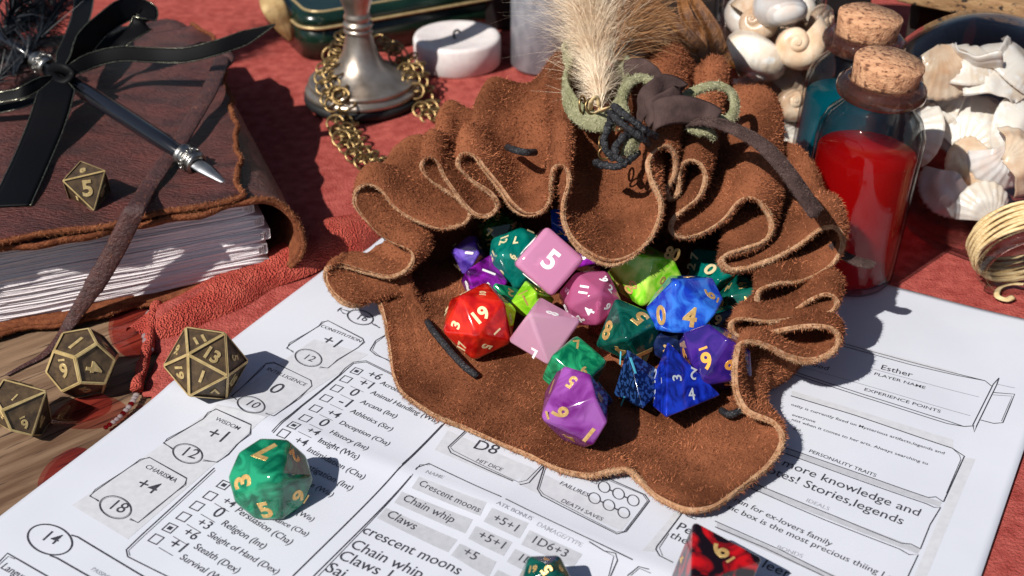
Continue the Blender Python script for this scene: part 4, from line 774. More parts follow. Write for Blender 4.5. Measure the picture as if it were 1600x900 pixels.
T20, T12, T10, T8, T6, T4 = 'twenty_sided_die', 'twelve_sided_die', 'ten_sided_die', 'eight_sided_die', 'six_sided_die', 'four_sided_die'
make_die('bronze_d20', T20, 'antique brass twenty-sided die showing 13 and 1, on the corner of the printed sheet', BR, 'brass', gm)
make_die('bronze_d12', T12, 'antique brass twelve-sided die showing 1 and 4, on bare wood by the journal', BR, 'brass', gm)
make_die('bronze_d8', T8, 'small antique brass eight-sided die showing 5, on top of the leather journal', BR, 'brass', gm)
make_die('bronze_d10', T10, 'antique brass ten-sided die cut off by the left picture edge', BR, 'brass', gm)
make_die('red_d20', T20, 'clear red twenty-sided die with pale numeral 19, leftmost big die in the pouch', 'die_red', 'num_pale', gb)
make_die('pink_d6', T6, 'cloudy pink six-sided die with large white 5, topmost in the pouch', 'die_pinkcloud', 'num_white', gb, .13, .01)
make_die('clear_pink_d8', T8, 'see-through pale pink eight-sided die with white 8 beside the red die', 'die_clearpink', 'num_white', gb, fill=False)
make_die('magenta_d20', T20, 'see-through magenta die with white 11 and 4 behind the pale pink die', 'die_magenta', 'num_white', gb)
make_die('lime_d10', T10, 'lime green swirled ten-sided die with gold 00 under the suede flap', 'die_limedeep', 'num_gold', gb)
make_die('green_d10_right', T10, 'green ten-sided die with gold 0 at the right ruffles of the pouch', 'die_teal', 'num_pale', gb)
make_die('blue_d10', T10, 'bright blue ten-sided die with gold 4 and 0 on top of the heap', 'die_blue', 'num_gold', gb)
make_die('teal_d8', T8, 'dark green eight-sided die with gold 8 and 5 left of the bright blue die', 'die_darkgreen', 'num_gold', gb)
make_die('emerald_d6', 'rounded_die', 'pearly emerald green die with gold 7 just behind the purple die', 'die_emerald', 'num_gold', gb, .16, fill=False)
make_die('purple_d10', T10, 'pearly purple ten-sided die with gold 5, 9 and 1, nearest die in the pouch', 'die_purple', 'num_gold', gb)
make_die('speckled_d4', T4, 'dark blue speckled four-sided die with cyan 1 in the pouch', 'die_speckled', 'num_cyan', gb, .04, .0)
make_die('blue_d4', T4, 'deep blue clear four-sided die with silver 2, 3 and 4 at the pouch lip', 'die_deepblue', 'num_silver', gb, .05, .0)
make_die('indigo_d10', T10, 'indigo die with large orange 6 behind the deep blue four-sided die', 'die_indigo', 'num_orange', gb)
make_die('purple_d8', T8, 'dark plum eight-sided die with white 1 behind the red die', 'die_plum', 'num_white', gb)
make_die('violet_d10', T10, 'small violet die with gold 4 in the shadow at the left of the pouch', 'die_violet', 'num_pale', gb)
make_die('teal_d20', T20, 'teal green twenty-sided die half hidden behind the cloudy pink die', 'die_teal', 'num_pale', gb)
make_die('bottle_d20', T20, 'clear bottle green die deep in the shade under the left ruffles', 'die_bottle', 'num_gold', gb)
make_die('cobalt_d10', T10, 'cobalt blue die peeking out left of the big suede flap', 'die_cobalt', 'num_gold', gb)
make_die('lime_d8', T8, 'bright lime eight-sided die wedged between the red and pale pink dice', 'die_lime', 'num_gold', gb, .06, .0)
make_die('navy_d12', T12, 'dark navy die in shadow below the bright blue ten-sided die', 'die_navy', 'num_gold', gb)
make_die('navy_d8', T8, 'small dark navy die in shadow right of the purple die', 'die_navy', 'num_silver', gb)
make_die('green_d10_front', T10, 'pearly green ten-sided die with gold 3, 5 and 7 standing on the printed skills list', 'die_green', 'num_gold', gf, .14)
make_die('green_d20_front', T20, 'dark green die with gold 5 cut off by the bottom picture edge', 'die_darkgreen', 'num_gold', gf)
make_die('red_black_d8', T8, 'black and red swirled eight-sided die with gold 6 at the bottom picture edge', 'die_redblack', 'num_gold', gf, .05)

for key, nm, mt, nmt, lb in (('fill_a', T8, 'die_plum', 'num_white', 'dark plum die added to darken the gap between the cloudy pink die and the big flap'), ('fill_c', T10, 'die_navy', 'num_gold', 'dark navy die added to fill the dark gap under the dark green and bright blue dice'), ('fill_d', T20, 'die_darkgreen', 'num_gold', 'dark green die added to darken the gap right of the bright blue die, by the ruffles'),
                        ('fill_e', T8, 'die_emerald', 'num_gold', 'green filler die added low between the red die and the plum die')):
    make_die(key, nm, lb, mt, nmt, gb)  # filler dice added to close the dark gaps in the heap
# ================================================================== leather journal
BK = at(455, 428, 0); BL = at(0, 518, 0); e1 = norm(BL - BK); e2 = np.array([e1[1], -e1[0], 0]); BZ = -.05; TOP = 2.95
def bp_(s, d, z): return BK + e1 * s + e2 * d + np.array([0, 0, z])
def sd(px, py, z): q = at(px, py, z) - BK; return q @ e1, q @ e2
def on_front(px, py, d):
    r = at(px, py, 0) - C0; t = ((BK + e2 * d - C0) @ e2) / (r @ e2); return C0 + r * t
DEP = 16.8
journal = thing('leather_journal', 'thick dark red-brown leather journal with folded pages, lying left under the pen', 'journal', bp_(7, 8, BZ))
# wrap-around cover: a sheet running under the pages, round the spine and over the top
path = [(19, BZ + .10), (12, BZ + .08), (5, BZ + .08), (1.2, BZ + .10), (.15, BZ + .30), (-.38, .9), (-.42, 1.6), (-.12, 2.35), (.6, TOP - .02), (1.6, TOP + .04), (5, TOP - .02), (9, TOP - .05), (13, TOP - .03), (19, TOP)]
cp = catmull(np.array([(s, 0, z) for s, z in path]), 120); CT = cp[:, [0, 2]]
def cover(i, j):
    s, z = CT[i]; d = DEP * j / 69 - .0; q = np.array([s, d]); edge = .10 * math.sin(s * 1.7) + .07 * math.sin(s * 3.9 + 1) if j == 0 else 0
    topf = 1 if i > 66 else 0
    dd = d - (.22 if i > 50 else .25) * (1 - j / 69) + edge
    z2 = z + topf * (.04 * math.sin(s * .9 + d * .5) + .03 * math.sin(s * 2.1 - d * 1.1)) - topf * .10 * math.exp(-d * 2) + .04 * vnoise(np.array([s, d]), 2.2, 4)
    return bp_(s, dd, z2)
V, F = grid(120, 70, cover); F = [f[::-1] for f in F]; V2, F2, nb = solid((V, F), .15)
mi = np.zeros(len(F2), int); mi[len(F):] = 1
cv = part(journal, 'cover', (V2, F2), [MT['leather'], MT['leather_raw']], midx=mi)
# suede-rough front edge
er = np.array([cover(i, 0) for i in range(120)]); eo = part(journal, 'cut_edge', tube(er[55:], .085, 6), MT['leather_raw']); fuzz(journal, 'edge_fibres', eo, 9000, .11, .009, MT['leather_nap'], lean=1.1)
eo = part(journal, 'cut_edge', tube(er[:45], .075, 6), MT['leather_raw']); fuzz(journal, 'edge_fibres', eo, 5000, .08, .009, MT['leather_nap'], lean=1.1)
# closing flap over the top cover
fe = [sd(*p, TOP + .12) for p in ((372, 292), (374, 262), (370, 215), (362, 165), (352, 125), (344, 92), (330, 60), (300, 45))]
fe = np.array(sorted([(d, s) for s, d in fe])); 
def flap(i, j):
    d = -.16 + (fe[-1, 0] + .16) * j / 59; s0 = np.interp(d, fe[:, 0], fe[:, 1]) + .06 * math.sin(d * 2.3) + .04 * math.sin(d * 5); t = i / 49; s = s0 + (19 - s0) * t ** 1.5
    return bp_(s, d + .05 * math.sin(s * 2), TOP + .17 + .05 * math.sin(s * .9 + d * .5) + .035 * math.sin(s * 2.1 - d * 1.1) + .12 * math.exp(-t * 30) + .02 * vnoise(np.array([s, d]), 3, 8) - .1 * math.exp(-(d + .3) * 3))
V, F = grid(50, 60, flap); F = [f[::-1] for f in F]; V2, F2, nb = solid((V, F), .13); mi = np.zeros(len(F2), int); mi[len(F):] = 1
part(journal, 'flap', (V2, F2), [MT['leather'], MT['leather_raw']], midx=mi)
fl_e = part(journal, 'cut_edge', tube(np.array([flap(0, j) for j in range(60)]), .07, 6), MT['leather_raw']); fuzz(journal, 'edge_fibres', fl_e, 5000, .09, .009, MT['leather_nap'], lean=1.1)
fl_e = part(journal, 'cut_edge', tube(np.array([flap(i, 0) for i in range(50)]), .085, 6), MT['leather_raw']); fuzz(journal, 'edge_fibres', fl_e, 9000, .11, .009, MT['leather_nap'], lean=1.1)
# five folded signatures of paper
zt_ = np.linspace(.14, TOP - .26, 6)
for k in range(5):
    z0, z1 = zt_[k] + .012, zt_[k + 1] - .012; zc, hh = (z0 + z1) / 2, (z1 - z0) / 2; x0 = .42 + .10 * math.sin(k * 2.1 + .5) + (.25 if k == 4 else 0); V, F = [], []
    sig = bpy.data.objects.new('signature', None); link(sig, journal)
    for n in range(9):
        h = hh * (1 - n * .108); xr = x0 + n * .05; 
        pts = [(19, zc + h * .98), (12, zc + h), (6, zc + h), (xr + 1.2, zc + h * .98), (xr + h * 1.5, zc + h * .9), (xr + h * .35, zc + h * .55), (xr, zc), (xr + h * .35, zc - h * .55), (xr + h * 1.5, zc - h * .9), (xr + 1.2, zc - h * .98), (6, zc - h), (12, zc - h), (19, zc - h)]
        cc = catmull(np.array([(s, 0, z) for s, z in pts]), 80); fr = .22 + .05 * ((n * 37 + k * 11) % 5) / 5 + .03 * k
        g = grid(80, 8, lambda i, j: bp_(cc[i, 0], fr + .03 * math.sin(cc[i, 0] * .8 + n) + (DEP - 1.0) * (j / 7) ** 3, cc[i, 2] + .025 * math.sin(cc[i, 0] * .7 + k) + .012 * math.sin(cc[i, 0] * 2.3 + n)))
        v, f, nb = solid(g, .024); o = part(sig, 'folded_sheet', (v, f), MT['page'])
# strap wound round the journal
SP = [at(346, 78, 3.35), at(344, 98, 3.75), at(328, 140, 3.8), at(305, 180, 3.6), at(278, 225, 3.4), at(252, 262, 3.28), at(228, 298, 3.2)] + [on_front(*p) for p in ((214, 322, -.55), (202, 345, -.62), (184, 382, -.55), (160, 425, -.5), (132, 470, -.5), (108, 506, -.5))] + [at(92, 530, -.05), at(66, 556, -.14), at(36, 572, -.15), at(10, 586, -.15)]
P = catmull(np.array(SP), 110); rr = np.full(110, .30); rr[-22:] = np.linspace(.26, .06, 22)
st = part(journal, 'strap', tube(P, rr, 12, flat=.27, fixed=np.array([1., .05, 0])), MT['strap']); fuzz(journal, 'strap_fibres', st, 1500, .09, .006, MT['leather_nap'], lean=1.2)
part(journal, 'strap_knot', tube(catmull(ats([(338, 92, 3.5), (350, 84, 3.7), (358, 94, 3.6), (348, 104, 3.5)]), 16), .22, 8, flat=.5), MT['strap'])
# ================================================================== dip pen with ribbons
pen = thing('dip_pen', 'black dip pen with silver ferrules, steel nib and black ribbon bow on the journal', 'pen', at(200, 190, 3.2))
A, B = at(66, 100, 4.05), at(287, 243, 3.5); ax = norm(B - A)
def along(t, r): return t, r
def rod(a, b, prof, segs=24):
    L = np.linalg.norm(b - a); return lathe([(r, t * L) for t, r in prof], segs, a, norm(b - a))
part(pen, 'shaft', rod(A, B, [(0, 0), (0, .17), (.15, .25), (.35, .29), (.8, .27), (.97, .22), (1, 0)]), MT['black_lacquer'])
part(pen, 'shaft', rod(A - ax * 7, A, [(0, 0), (0, .09), (.5, .13), (1, .16), (1, 0)]), MT['black_lacquer'])
def ferrule(c, d, L, r):
    pr = [(0, r * .8), (.0, r), (.08, r * 1.08), (.16, r * .98), (.2, r), (.75, r * .98), (.8, r * .95), (.88, r * 1.1), (.96, r), (1, r * .8)]
    f = part(pen, 'ferrule', lathe([(a, t * L) for t, a in pr], 28, c, d), MT['silver'])
    a_, b_ = perp(d)
    for i in range(9):
        th = i * .698; cc = c + d * L * .48 + (a_ * math.cos(th) + b_ * math.sin(th)) * r
        tn = -a_ * math.sin(th) + b_ * math.cos(th); nrm_ = a_ * math.cos(th) + b_ * math.sin(th)
        P = np.array([cc + nrm_ * .015 + (tn * math.cos(u) + d * math.sin(u)) * L * .24 * (1 - u / 9) for u in np.linspace(0, 7.5, 20)]); part(f, 'scroll', tube(P, .022, 5), MT['silver'])
ferrule(A - ax * .35, ax, .85, .36); ferrule(B - ax * .12, norm(at(357, 290, 3.1) - B), .78, .36)
nb0 = B + norm(at(357, 290, 3.12) - B) * .6; nt_ = at(357, 290, 3.12); nd = norm(nt_ - nb0); sdv = norm(np.cross(nd, [0, 0, 1])); upn = np.cross(sdv, nd); LN_ = np.linalg.norm(nt_ - nb0)
def nib(i, j):
    t = i / 24; a = -1 + 2 * j / 12; wd = .26 * (1 if t < .25 else (1 - (t - .25) / .75) ** .85) + .006; return nb0 + nd * LN_ * t + sdv * wd * math.sin(a * 1.25) + upn * wd * .7 * (math.cos(a * 1.25) - .3)
v, f, _ = solid(grid(25, 13, nib), .02); part(pen, 'nib', (v, f), MT['steel'])
part(pen, 'nib_slit', tube(np.array([nib(i, 6) + upn * .004 for i in range(12, 25)]), .012, 5), MT['rubber'])
def ribbon(pts, r, fixed, n=60, taper=(1, 1), name='ribbon'):
    P = catmull(ats(pts), n); rr = r * np.interp(np.linspace(0, 1, n), [0, .12, .85, 1], [taper[0], 1, 1, taper[1]])
    o = part(pen, name, tube(P, rr, 8, flat=.04, fixed=fixed), MT['ribbon'])
    T, N_, B_ = frames(P); f = np.broadcast_to(np.asarray(fixed, float), P.shape); Bx = norm(f - T * (f * T).sum(1, keepdims=True))
    for s_ in (-1, 1):
        Q = P + Bx * (rr * s_ * .97)[:, None]; part(o, 'glitter_edge', tube(Q, .022 + .010 * (np.arange(n) % 2), 5), MT['glitter'])
    return o
ribbon([(92, 118, 4.3), (118, 106, 4.45), (150, 92, 4.6), (190, 84, 4.7), (240, 86, 4.6), (290, 86, 4.6), (340, 74, 4.8), (385, 58, 5.0), (430, 38, 5.3)], .26, (0, .45, .8), taper=(.5, .05))
ribbon([(92, 124, 4.3), (86, 150, 4.2), (74, 190, 3.8), (58, 230, 3.45), (38, 275, 3.3), (16, 322, 3.25)], .62, (1, .25, 0), taper=(.35, 1))
ribbon([(84, 124, 4.25), (60, 132, 4.3), (34, 145, 4.25), (0, 152, 4.1), (-40, 158, 4.0)], .2, (0, .7, .6), taper=(.7, 1))
ribbon([(84, 130, 4.1), (50, 156, 3.8), (10, 168, 3.6), (-40, 176, 3.5)], .22, (0, .9, .3), taper=(.7, 1))
ribbon([(98, 112, 4.4), (120, 84, 4.7), (150, 48, 5.1), (190, 18, 5.3), (222, 12, 5.2), (229, 26, 5.0), (214, 46, 4.75), (180, 66, 4.5), (140, 92, 4.35), (104, 112, 4.3)], .42, (.25, .75, .3), 80, taper=(.4, .4))
ribbon([(94, 106, 4.4), (105, 80, 4.6), (118, 50, 4.7), (128, 20, 4.6), (134, -20, 4.5)], .40, (1, .1, .2), taper=(.4, 1))
part(pen, 'ribbon_knot', tube(catmull(ats([(80, 114, 4.3), (88, 106, 4.55), (102, 108, 4.6), (112, 116, 4.45), (104, 126, 4.3), (90, 126, 4.25)]), 30, True), .2, 10, True, flat=.6), MT['ribbon'])
down(pen, 'feather_barbs', at(20, 120, 3.9), at(120, -30, 4.4), 900, .8, .6, 2.0, 'black_feather', 21, (-.2, .3, 0), .03)
down(pen, 'feather_barbs', at(-40, 90, 3.7), at(60, 10, 4.2), 900, .9, .8, 2.4, 'black_feather', 22, (0, 0, 0), .03)
down(pen, 'feather_barbs', at(-30, 150, 3.6), at(20, 100, 3.8), 350, .9, .4, 1.1, 'black_feather', 23, (0, 0, 0), .02)
down(pen, 'shadow_plume', at(10, 40, 4.6), np.array([-16.5, 52.5, 10.5]), 1500, .8, 1.2, 2.8, 'black_feather', 24, (0, 0, 0), .05)  # plume added out of view to cast shade on the far cloth
part(pen, 'shadow_plume_stem', tube(np.array([at(10, 62, 4.3), at(-10, 20, 5.2), np.array([-16.5, 52.5, 10.5])]), .08, 6), MT['black_feather'])  # stem of the added shadow-casting plume
# ================================================================== petals
def petal(pts, cz, bend, label):
    P = catmull(ats([(x, y, TZ + .03) for x, y in pts]), 40, True); c = P.mean(0); V, F = [], []
    for k in range(9):
        t = k / 8; q = c + (P - c) * t; V.append(np.c_[q[:, :2], q[:, 2] + cz * (t * t) * (.5 + .5 * np.sin(np.arange(40) / 40 * 6.283 + bend)) + .02])
    V = np.concatenate(V)
    for k in range(8):
        for i in range(40): F.append((k * 40 + i, k * 40 + (i + 1) % 40, (k + 1) * 40 + (i + 1) % 40, (k + 1) * 40 + i))
    single('petal', (V, F), MT['petal'], label, 'petal', 'translucent red petals on the table')
petal([(78, 668), (92, 640), (120, 622), (158, 622), (178, 642), (174, 664), (150, 676), (112, 680)], .45, 3.4, 'curled translucent red petal on bare wood between the brass dice and the bead string')
petal([(176, 498), (205, 486), (240, 492), (246, 515), (232, 545), (205, 560), (180, 545), (170, 520)], .08, 1., 'flat translucent red petal on the wood between the brass twelve-sided die and the cloth hem')
petal([(66, 742), (84, 720), (112, 702), (134, 702), (150, 716), (120, 745), (80, 770), (60, 765)], .06, 2., 'flat translucent red petal half under the left edge of the sheet')
# ================================================================== pewter goblet and chain
gc = at(566, 138, .45); gc = np.array([gc[0], gc[1], 0.])
goblet = thing('goblet', 'tarnished pewter goblet on a round stepped foot, cut off by the top picture edge', 'goblet', gc)
part(goblet, 'rubber_ring', lathe([(0, -.05), (2.32, -.05), (2.42, .1), (2.4, .32), (2.2, .36), (0, .36)], 64, gc), MT['rubber'])
part(goblet, 'foot', lathe([(2.2, .34), (2.34, .38), (2.36, .5), (2.3, .6), (2.16, .64), (2.14, .70), (2.2, .76), (2.2, .86), (2.12, .92), (2.05, .93), (1.7, 1.05), (1.3, 1.28), (.95, 1.62), (.72, 2.05), (.58, 2.55), (.52, 2.9)], 72, gc), MT['pewter'])
part(goblet, 'stem', lathe([(.5, 2.88), (.58, 2.92), (.6, 3.0), (.55, 3.06), (.52, 3.1), (.58, 3.15), (.62, 3.24), (.58, 3.32), (.5, 3.36), (.48, 3.42), (.55, 3.5), (.56, 3.6), (.5, 3.68), (.5, 3.8), (.62, 4.2), (.72, 4.6), (.66, 5.0), (.5, 5.5), (.42, 7), (.45, 9.0)], 48, gc), MT['pewter'])
part(goblet, 'bowl', lathe([(.44, 8.95), (1.0, 9.2), (1.5, 9.8), (1.7, 10.8), (1.75, 12), (1.68, 12), (1.6, 10.8), (1.4, 9.9), (.9, 9.35), (0, 9.2)], 48, gc), MT['pewter'])
chain = thing('brass_chain', 'linked brass ring chain draped over the goblet foot down to the red cloth', 'chain', at(545, 200, 0))
ring0 = mesh('ring', *tube(np.array([(math.cos(t), math.sin(t), 0) for t in np.linspace(0, 6.283, 18, endpoint=False)]) * .33, .052, 8, True), MT['chain_brass'])
cbase = world_loc(chain)
def foot_z(p):
    r = math.hypot(p[0] - gc[0], p[1] - gc[1]); return float(np.interp(r, [.5, .58, .72, .95, 1.3, 1.7, 2.05, 2.2, 2.4, 2.5], [3.0, 2.55, 2.05, 1.62, 1.28, 1.05, .93, .86, .5, 0]))
def lay(pts, cols, seed):
    r = random.Random(seed); P = catmull(ats(pts), 400); L = np.concatenate([[0], np.cumsum(np.linalg.norm(np.diff(P, axis=0), axis=1))]); n = int(L[-1] / .36)
    T = norm(np.gradient(P, axis=0))
    for k in range(n):
        i = int(np.searchsorted(L, k * .36)); i = min(i, 399); t = T[i]; sdv_ = norm(np.cross(t, [0, 0, 1]))
        for c in range(cols):
            off = (c - (cols - 1) / 2) * .36 + (.17 if k % 2 else -.02); p = P[i] + sdv_ * off + np.array([0, 0, r.uniform(.0, .08)])
            p[2] = max(p[2], foot_z(p) + .1, .1)
            tilt = .55 if k % 2 else -.55
            nz_ = norm(np.array([0, -.35, 1.]) + t * tilt + sdv_ * r.uniform(-.25, .25)); q = Vector((0, 0, 1)).rotation_difference(Vector(nz_))
            o = bpy.data.objects.new('ring', ring0); link(o, chain); o.location = tuple(p - cbase); o.rotation_mode = 'QUATERNION'; o.rotation_quaternion = q; sc = r.uniform(.88, 1.08); o.scale = (sc, sc, sc)
lay([(540, 55, 2.5), (528, 80, 1.75), (520, 105, 1.25), (518, 130, 1.0), (526, 155, .8), (534, 178, .2), (540, 200, .1), (552, 225, .1), (572, 246, .1), (600, 262, .1), (628, 262, .1)], 2, 1)
lay([(596, 68, 1.9), (620, 80, 1.4), (640, 98, 1.1), (652, 122, .9), (660, 145, .4), (668, 165, .1), (684, 182, .1), (712, 188, .1), (735, 178, .1)], 2, 2)
# ================================================================== candle, tin, votive, leaf
cc = at(715, 98, 0); candle = thing('tea_light', 'short white wax tea light with a bent black wick on red cloth', 'candle', cc)
part(candle, 'wax', lathe([(0, 0), (1.8, 0), (1.9, .08), (1.92, 1.15), (1.86, 1.27), (1.74, 1.30), (1.55, 1.27), (1.2, 1.20), (.7, 1.14), (0, 1.12)], 64, cc), MT['wax'])
part(candle, 'wick', tube(catmull(cc + np.array([(-.02, 0, 1.0), (-.14, 0, 1.25), (-.10, 0, 1.45), (.04, .02, 1.5), (.14, .03, 1.4)]), 16), .05, 8), MT['wick'])
ca = at(655, 45, 0); c2 = thing('tea_light', 'shaded white tea light behind the goblet stem beside the dark tin', 'candle', ca)
part(c2, 'wax', lathe([(0, 0), (1.5, 0), (1.55, .9), (1.4, 1.0), (1.1, .9), (0, .85)], 40, ca), MT['wax'])
part(c2, 'wick', tube(np.array([ca + (0, 0, .85), ca + (.05, 0, 1.2)]), .05, 6), MT['wick'])
TB = at(492, 96, 0); q = at(740, 2, 1.9) - at(500, 44, 1.9); ta = math.atan2(q[1], q[0])
def rrect(L, D, r, n=6):
    P = []
    for cx, cy, a0 in ((r, r, math.pi), (L - r, r, 1.5 * math.pi), (L - r, D - r, 0), (r, D - r, .5 * math.pi)): P += [(cx + r * math.cos(a0 + k / n * math.pi / 2), cy + r * math.sin(a0 + k / n * math.pi / 2)) for k in range(n + 1)]
    return np.array(P)
def tin_ring(inset, z): P = rrect(11 - 2 * inset, 7 - 2 * inset, 1.1 - inset * .5) + inset; c, s = math.cos(ta), math.sin(ta); return np.c_[TB[0] - .3 + P[:, 0] * c - P[:, 1] * s, TB[1] - .3 + P[:, 0] * s + P[:, 1] * c, np.full(len(P), z)]
def stack(rings, capb=True, capt=True):
    n = len(rings[0]); V = np.concatenate(rings); F = []
    for k in range(len(rings) - 1):
        for i in range(n): F.append((k * n + i, k * n + (i + 1) % n, (k + 1) * n + (i + 1) % n, (k + 1) * n + i))
    if capb: F.append(tuple(range(n - 1, -1, -1)))
    if capt: F.append(tuple((len(rings) - 1) * n + i for i in range(n)))
    return V, F
tin = thing('tin_box', 'dark green tin box with gold lines on its lid behind the goblet', 'tin', TB)
part(tin, 'body', stack([tin_ring(.08, 0), tin_ring(.08, 1.5)]), MT['tin_green'])
lid = part(tin, 'lid', stack([tin_ring(0, 1.45), tin_ring(-.02, 1.75), tin_ring(.06, 1.98), tin_ring(.22, 2.06), tin_ring(.4, 2.07)]), MT['tin_green'])
part(lid, 'gold_line', tube(tin_ring(-.03, 1.5), .07, 6, True), MT['gold_line']); part(lid, 'gold_line', tube(tin_ring(.42, 2.08), .06, 6, True), MT['gold_line'])
def blade(pts, wd, n=30, cup=.25, fixed=None):
    P = catmull(ats(pts), n); T, N_, B_ = frames(P); 
    if fixed is not None: f = np.broadcast_to(np.asarray(fixed, float), P.shape); B_ = norm(f - T * (f * T).sum(1, keepdims=True)); N_ = np.cross(B_, T)
    def g(i, j): t = i / (n - 1); a = -1 + 2 * j / 8; ww = wd * (math.sin(math.pi * min(1, .12 + t * .86)) ** .7); return P[i] + B_[i] * a * ww + N_[i] * (cup * ww * (a * a - .5) + .04 * math.sin(a * 9 + i * .3) * wd)
    v, f, _ = solid(grid(n, 9, g), .03); return v, f
single('dried_leaf', blade([(416, -20, 2.6), (428, 10, 2.2), (444, 40, 1.3), (456, 64, .5)], .55, fixed=(1, .3, .2)), MT['dry_leaf'], 'pale dried leaf leaning on the corner of the green tin', 'leaf')
vc = at(852, 100, 0); votive = thing('glass_votive', 'grey smoked glass cylinder standing behind the feather', 'glass', vc)
part(votive, 'glass', lathe([(0, 0), (1.4, 0), (1.52, .12), (1.52, 6.5), (1.44, 6.5), (1.44, .3), (0, .3)], 56, vc), MT['smoke_glass']); part(votive, 'filling', lathe([(0, .6), (1.36, .6), (1.38, 5.8), (1.2, 5.7), (0, 5.6)], 48, vc), MT['smoke_glass'])
# ================================================================== corked bottles
def bottle(c, label, liquid, level, tilt, hgt=1.0, lean=3.2):
    b = thing('corked_bottle', label, 'bottle', c, 'little corked glass bottles'); h = hgt; b.rotation_euler = (0, R_(lean), 0)
    outer = [(0, 0), (1.30, 0), (1.5, .06), (1.6, .22), (1.62, .5), (1.62, 4.7), (1.58, 5.15), (1.4, 5.55), (1.12, 5.82), (1.0, 5.98), (.98, 6.07)]
    inner = [(.9, 6.07), (.94, 5.92), (1.3, 5.5), (1.48, 5.1), (1.52, 4.7), (1.52, .5), (1.48, .28), (1.2, .18), (0, .16)]
    part(b, 'glass', lathe([(r, z * h) for r, z in outer + inner], 72, c), MT['bottle_glass'])
    part(b, 'lip', lathe([(1.0, 6.08 * h), (1.12, 6.12 * h), (1.29, 6.24 * h), (1.34, 6.42 * h), (1.29, 6.6 * h), (1.12, 6.72 * h), (.98, 6.72 * h), (.96, 6.6 * h), (.96, 6.2 * h), (1.0, 6.08 * h)], 64, c), MT['lip_glass'])
    part(b, 'liquid', lathe([(0, .20), (1.18, .21), (1.45, .31), (1.495, .5), (1.495, level), (1.47, level + .04), (0, level + .01)], 72, c), MT[liquid])
    a = norm(np.array(tilt)); ck = [(0, 0), (.86, 0), (.90, .05), (1.02, 1.10), (1.0, 1.17), (0, 1.19)]
    v, f = lathe(ck, 48, c + np.array([0, 0, 6.18 * h]), a); v = v + vnoise(v, 7, 3)[:, None] * .02 * np.array([1, 1, .6]); part(b, 'cork', (v, f), MT['cork'])
    return b
RB = np.array([10.58, 35.1, 0.03]); BB = np.array([10.95, 38.9, 0.03])
bottle(RB, 'little glass bottle of red liquid with a cork, standing in front', 'red_liquid', 4.35, (.05, -.06, 1))
bottle(BB, 'little glass bottle of teal liquid with a cork, behind the red one', 'teal_liquid', 4.5, (.02, -.04, 1))
# ================================================================== shells
def snail(scale, turns=3.2, nu=64, nvs=14, flat=.55):
    W = math.log(2.1) / (2 * math.pi); V = []
    for i in range(nu):
        th = (i / (nu - 1) - 1) * turns * 2 * math.pi; R0 = math.exp(W * th * 1.35)
        for j in range(nvs):
            a = 2 * math.pi * j / nvs; rr = .60 * R0; x = (R0 * .55 + rr * math.cos(a)); V.append((x * math.cos(th), x * math.sin(th), -R0 * flat * 1.5 + rr * math.sin(a) * 1.05))
    F = []
    for i in range(nu - 1):
        for j in range(nvs): j2 = (j + 1) % nvs; F.append((i * nvs + j, i * nvs + j2, (i + 1) * nvs + j2, (i + 1) * nvs + j))
    V = np.array(V); V[:, 2] += .55; return V * scale, F
def orient(V, up, spin):
    q = np.array(Vector((0, 0, 1)).rotation_difference(Vector(norm(up))).to_matrix()); c, s = math.cos(spin), math.sin(spin); Rz = np.array([[c, -s, 0], [s, c, 0], [0, 0, 1]]); return V @ Rz.T @ q.T
def jar_at(px, py, yy):
    d = at(px, py, 0) - C0; return C0 + d * (yy - 0) / d[1]
jc = np.array([9.35, 44.6, 0.]); jar = thing('shell_jar', 'tall clear glass jar filled with round snail shells behind the pouch', 'jar', jc)
part(jar, 'glass', lathe([(0, 0), (1.75, 0), (1.95, .15), (2.0, .4), (2.0, 7.0), (1.9, 7.4), (1.8, 7.4), (1.88, 7.0), (1.88, .4), (1.7, .25), (0, .25)], 64, jc), MT['jar_glass'])
SN = [(1182, 36, 43.9, 1.0, 'shell_cream', (-.4, -.6, .5), 2.2, 'cream snail shell with a broken mouth at the upper left in the glass jar'), (1228, 10, 43.4, 1.15, 'shell_pearl', (.3, -.3, -.9), .5, 'large white snail shell at the top of the glass jar'), (1280, 30, 44.2, .85, 'shell_cream', (.8, -.4, .3), 1.2, 'cream snail shell at the upper right in the glass jar, by the teal bottle'),
      (1192, 92, 43.2, 1.28, 'shell_white', (-.25, -.5, -.8), 3.6, 'big white snail shell with a tan mouth in the middle of the glass jar'), (1243, 68, 42.85, 1.0, 'shell_cream', (-.1, -1, .45), .8, 'round peach snail shell showing its coiled spire in the jar'), (1152, 90, 44.2, .9, 'shell_cream', (-.9, -.2, .3), .3, 'shaded cream snail shell against the left wall of the jar'),
      (1272, 105, 43.9, .95, 'shell_cream', (.6, -.7, .4), 2., 'cream snail shell beside the teal bottle in the jar'), (1232, 158, 43.2, 1.05, 'shell_cream', (.25, -1, .5), 2.6, 'tan snail shell with a knobbed spire low in the jar'), (1222, 210, 43.2, 1.05, 'shell_white', (.1, -.3, .9), 1.4, 'pale snail shell at the bottom of the jar behind the pouch'), (1176, 150, 44.3, .95, 'shell_white', (-.3, -.8, .3), 4, 'pale snail shell half hidden behind the pouch rim in the jar'),
      (1268, 180, 44.4, .9, 'shell_white', (.5, -.5, .5), 5, 'pale snail shell low behind the teal bottle in the jar')]
for px, py, yy, sc, mm, up, spn, lb in SN:
    V, F = snail(sc * 1.2); V = orient(V, up, spn) + jar_at(px, py, yy); single('snail_shell', (V, F), [MT[mm], MT['shell_lip']], lb, 'shell', 'snail shells in the jar')
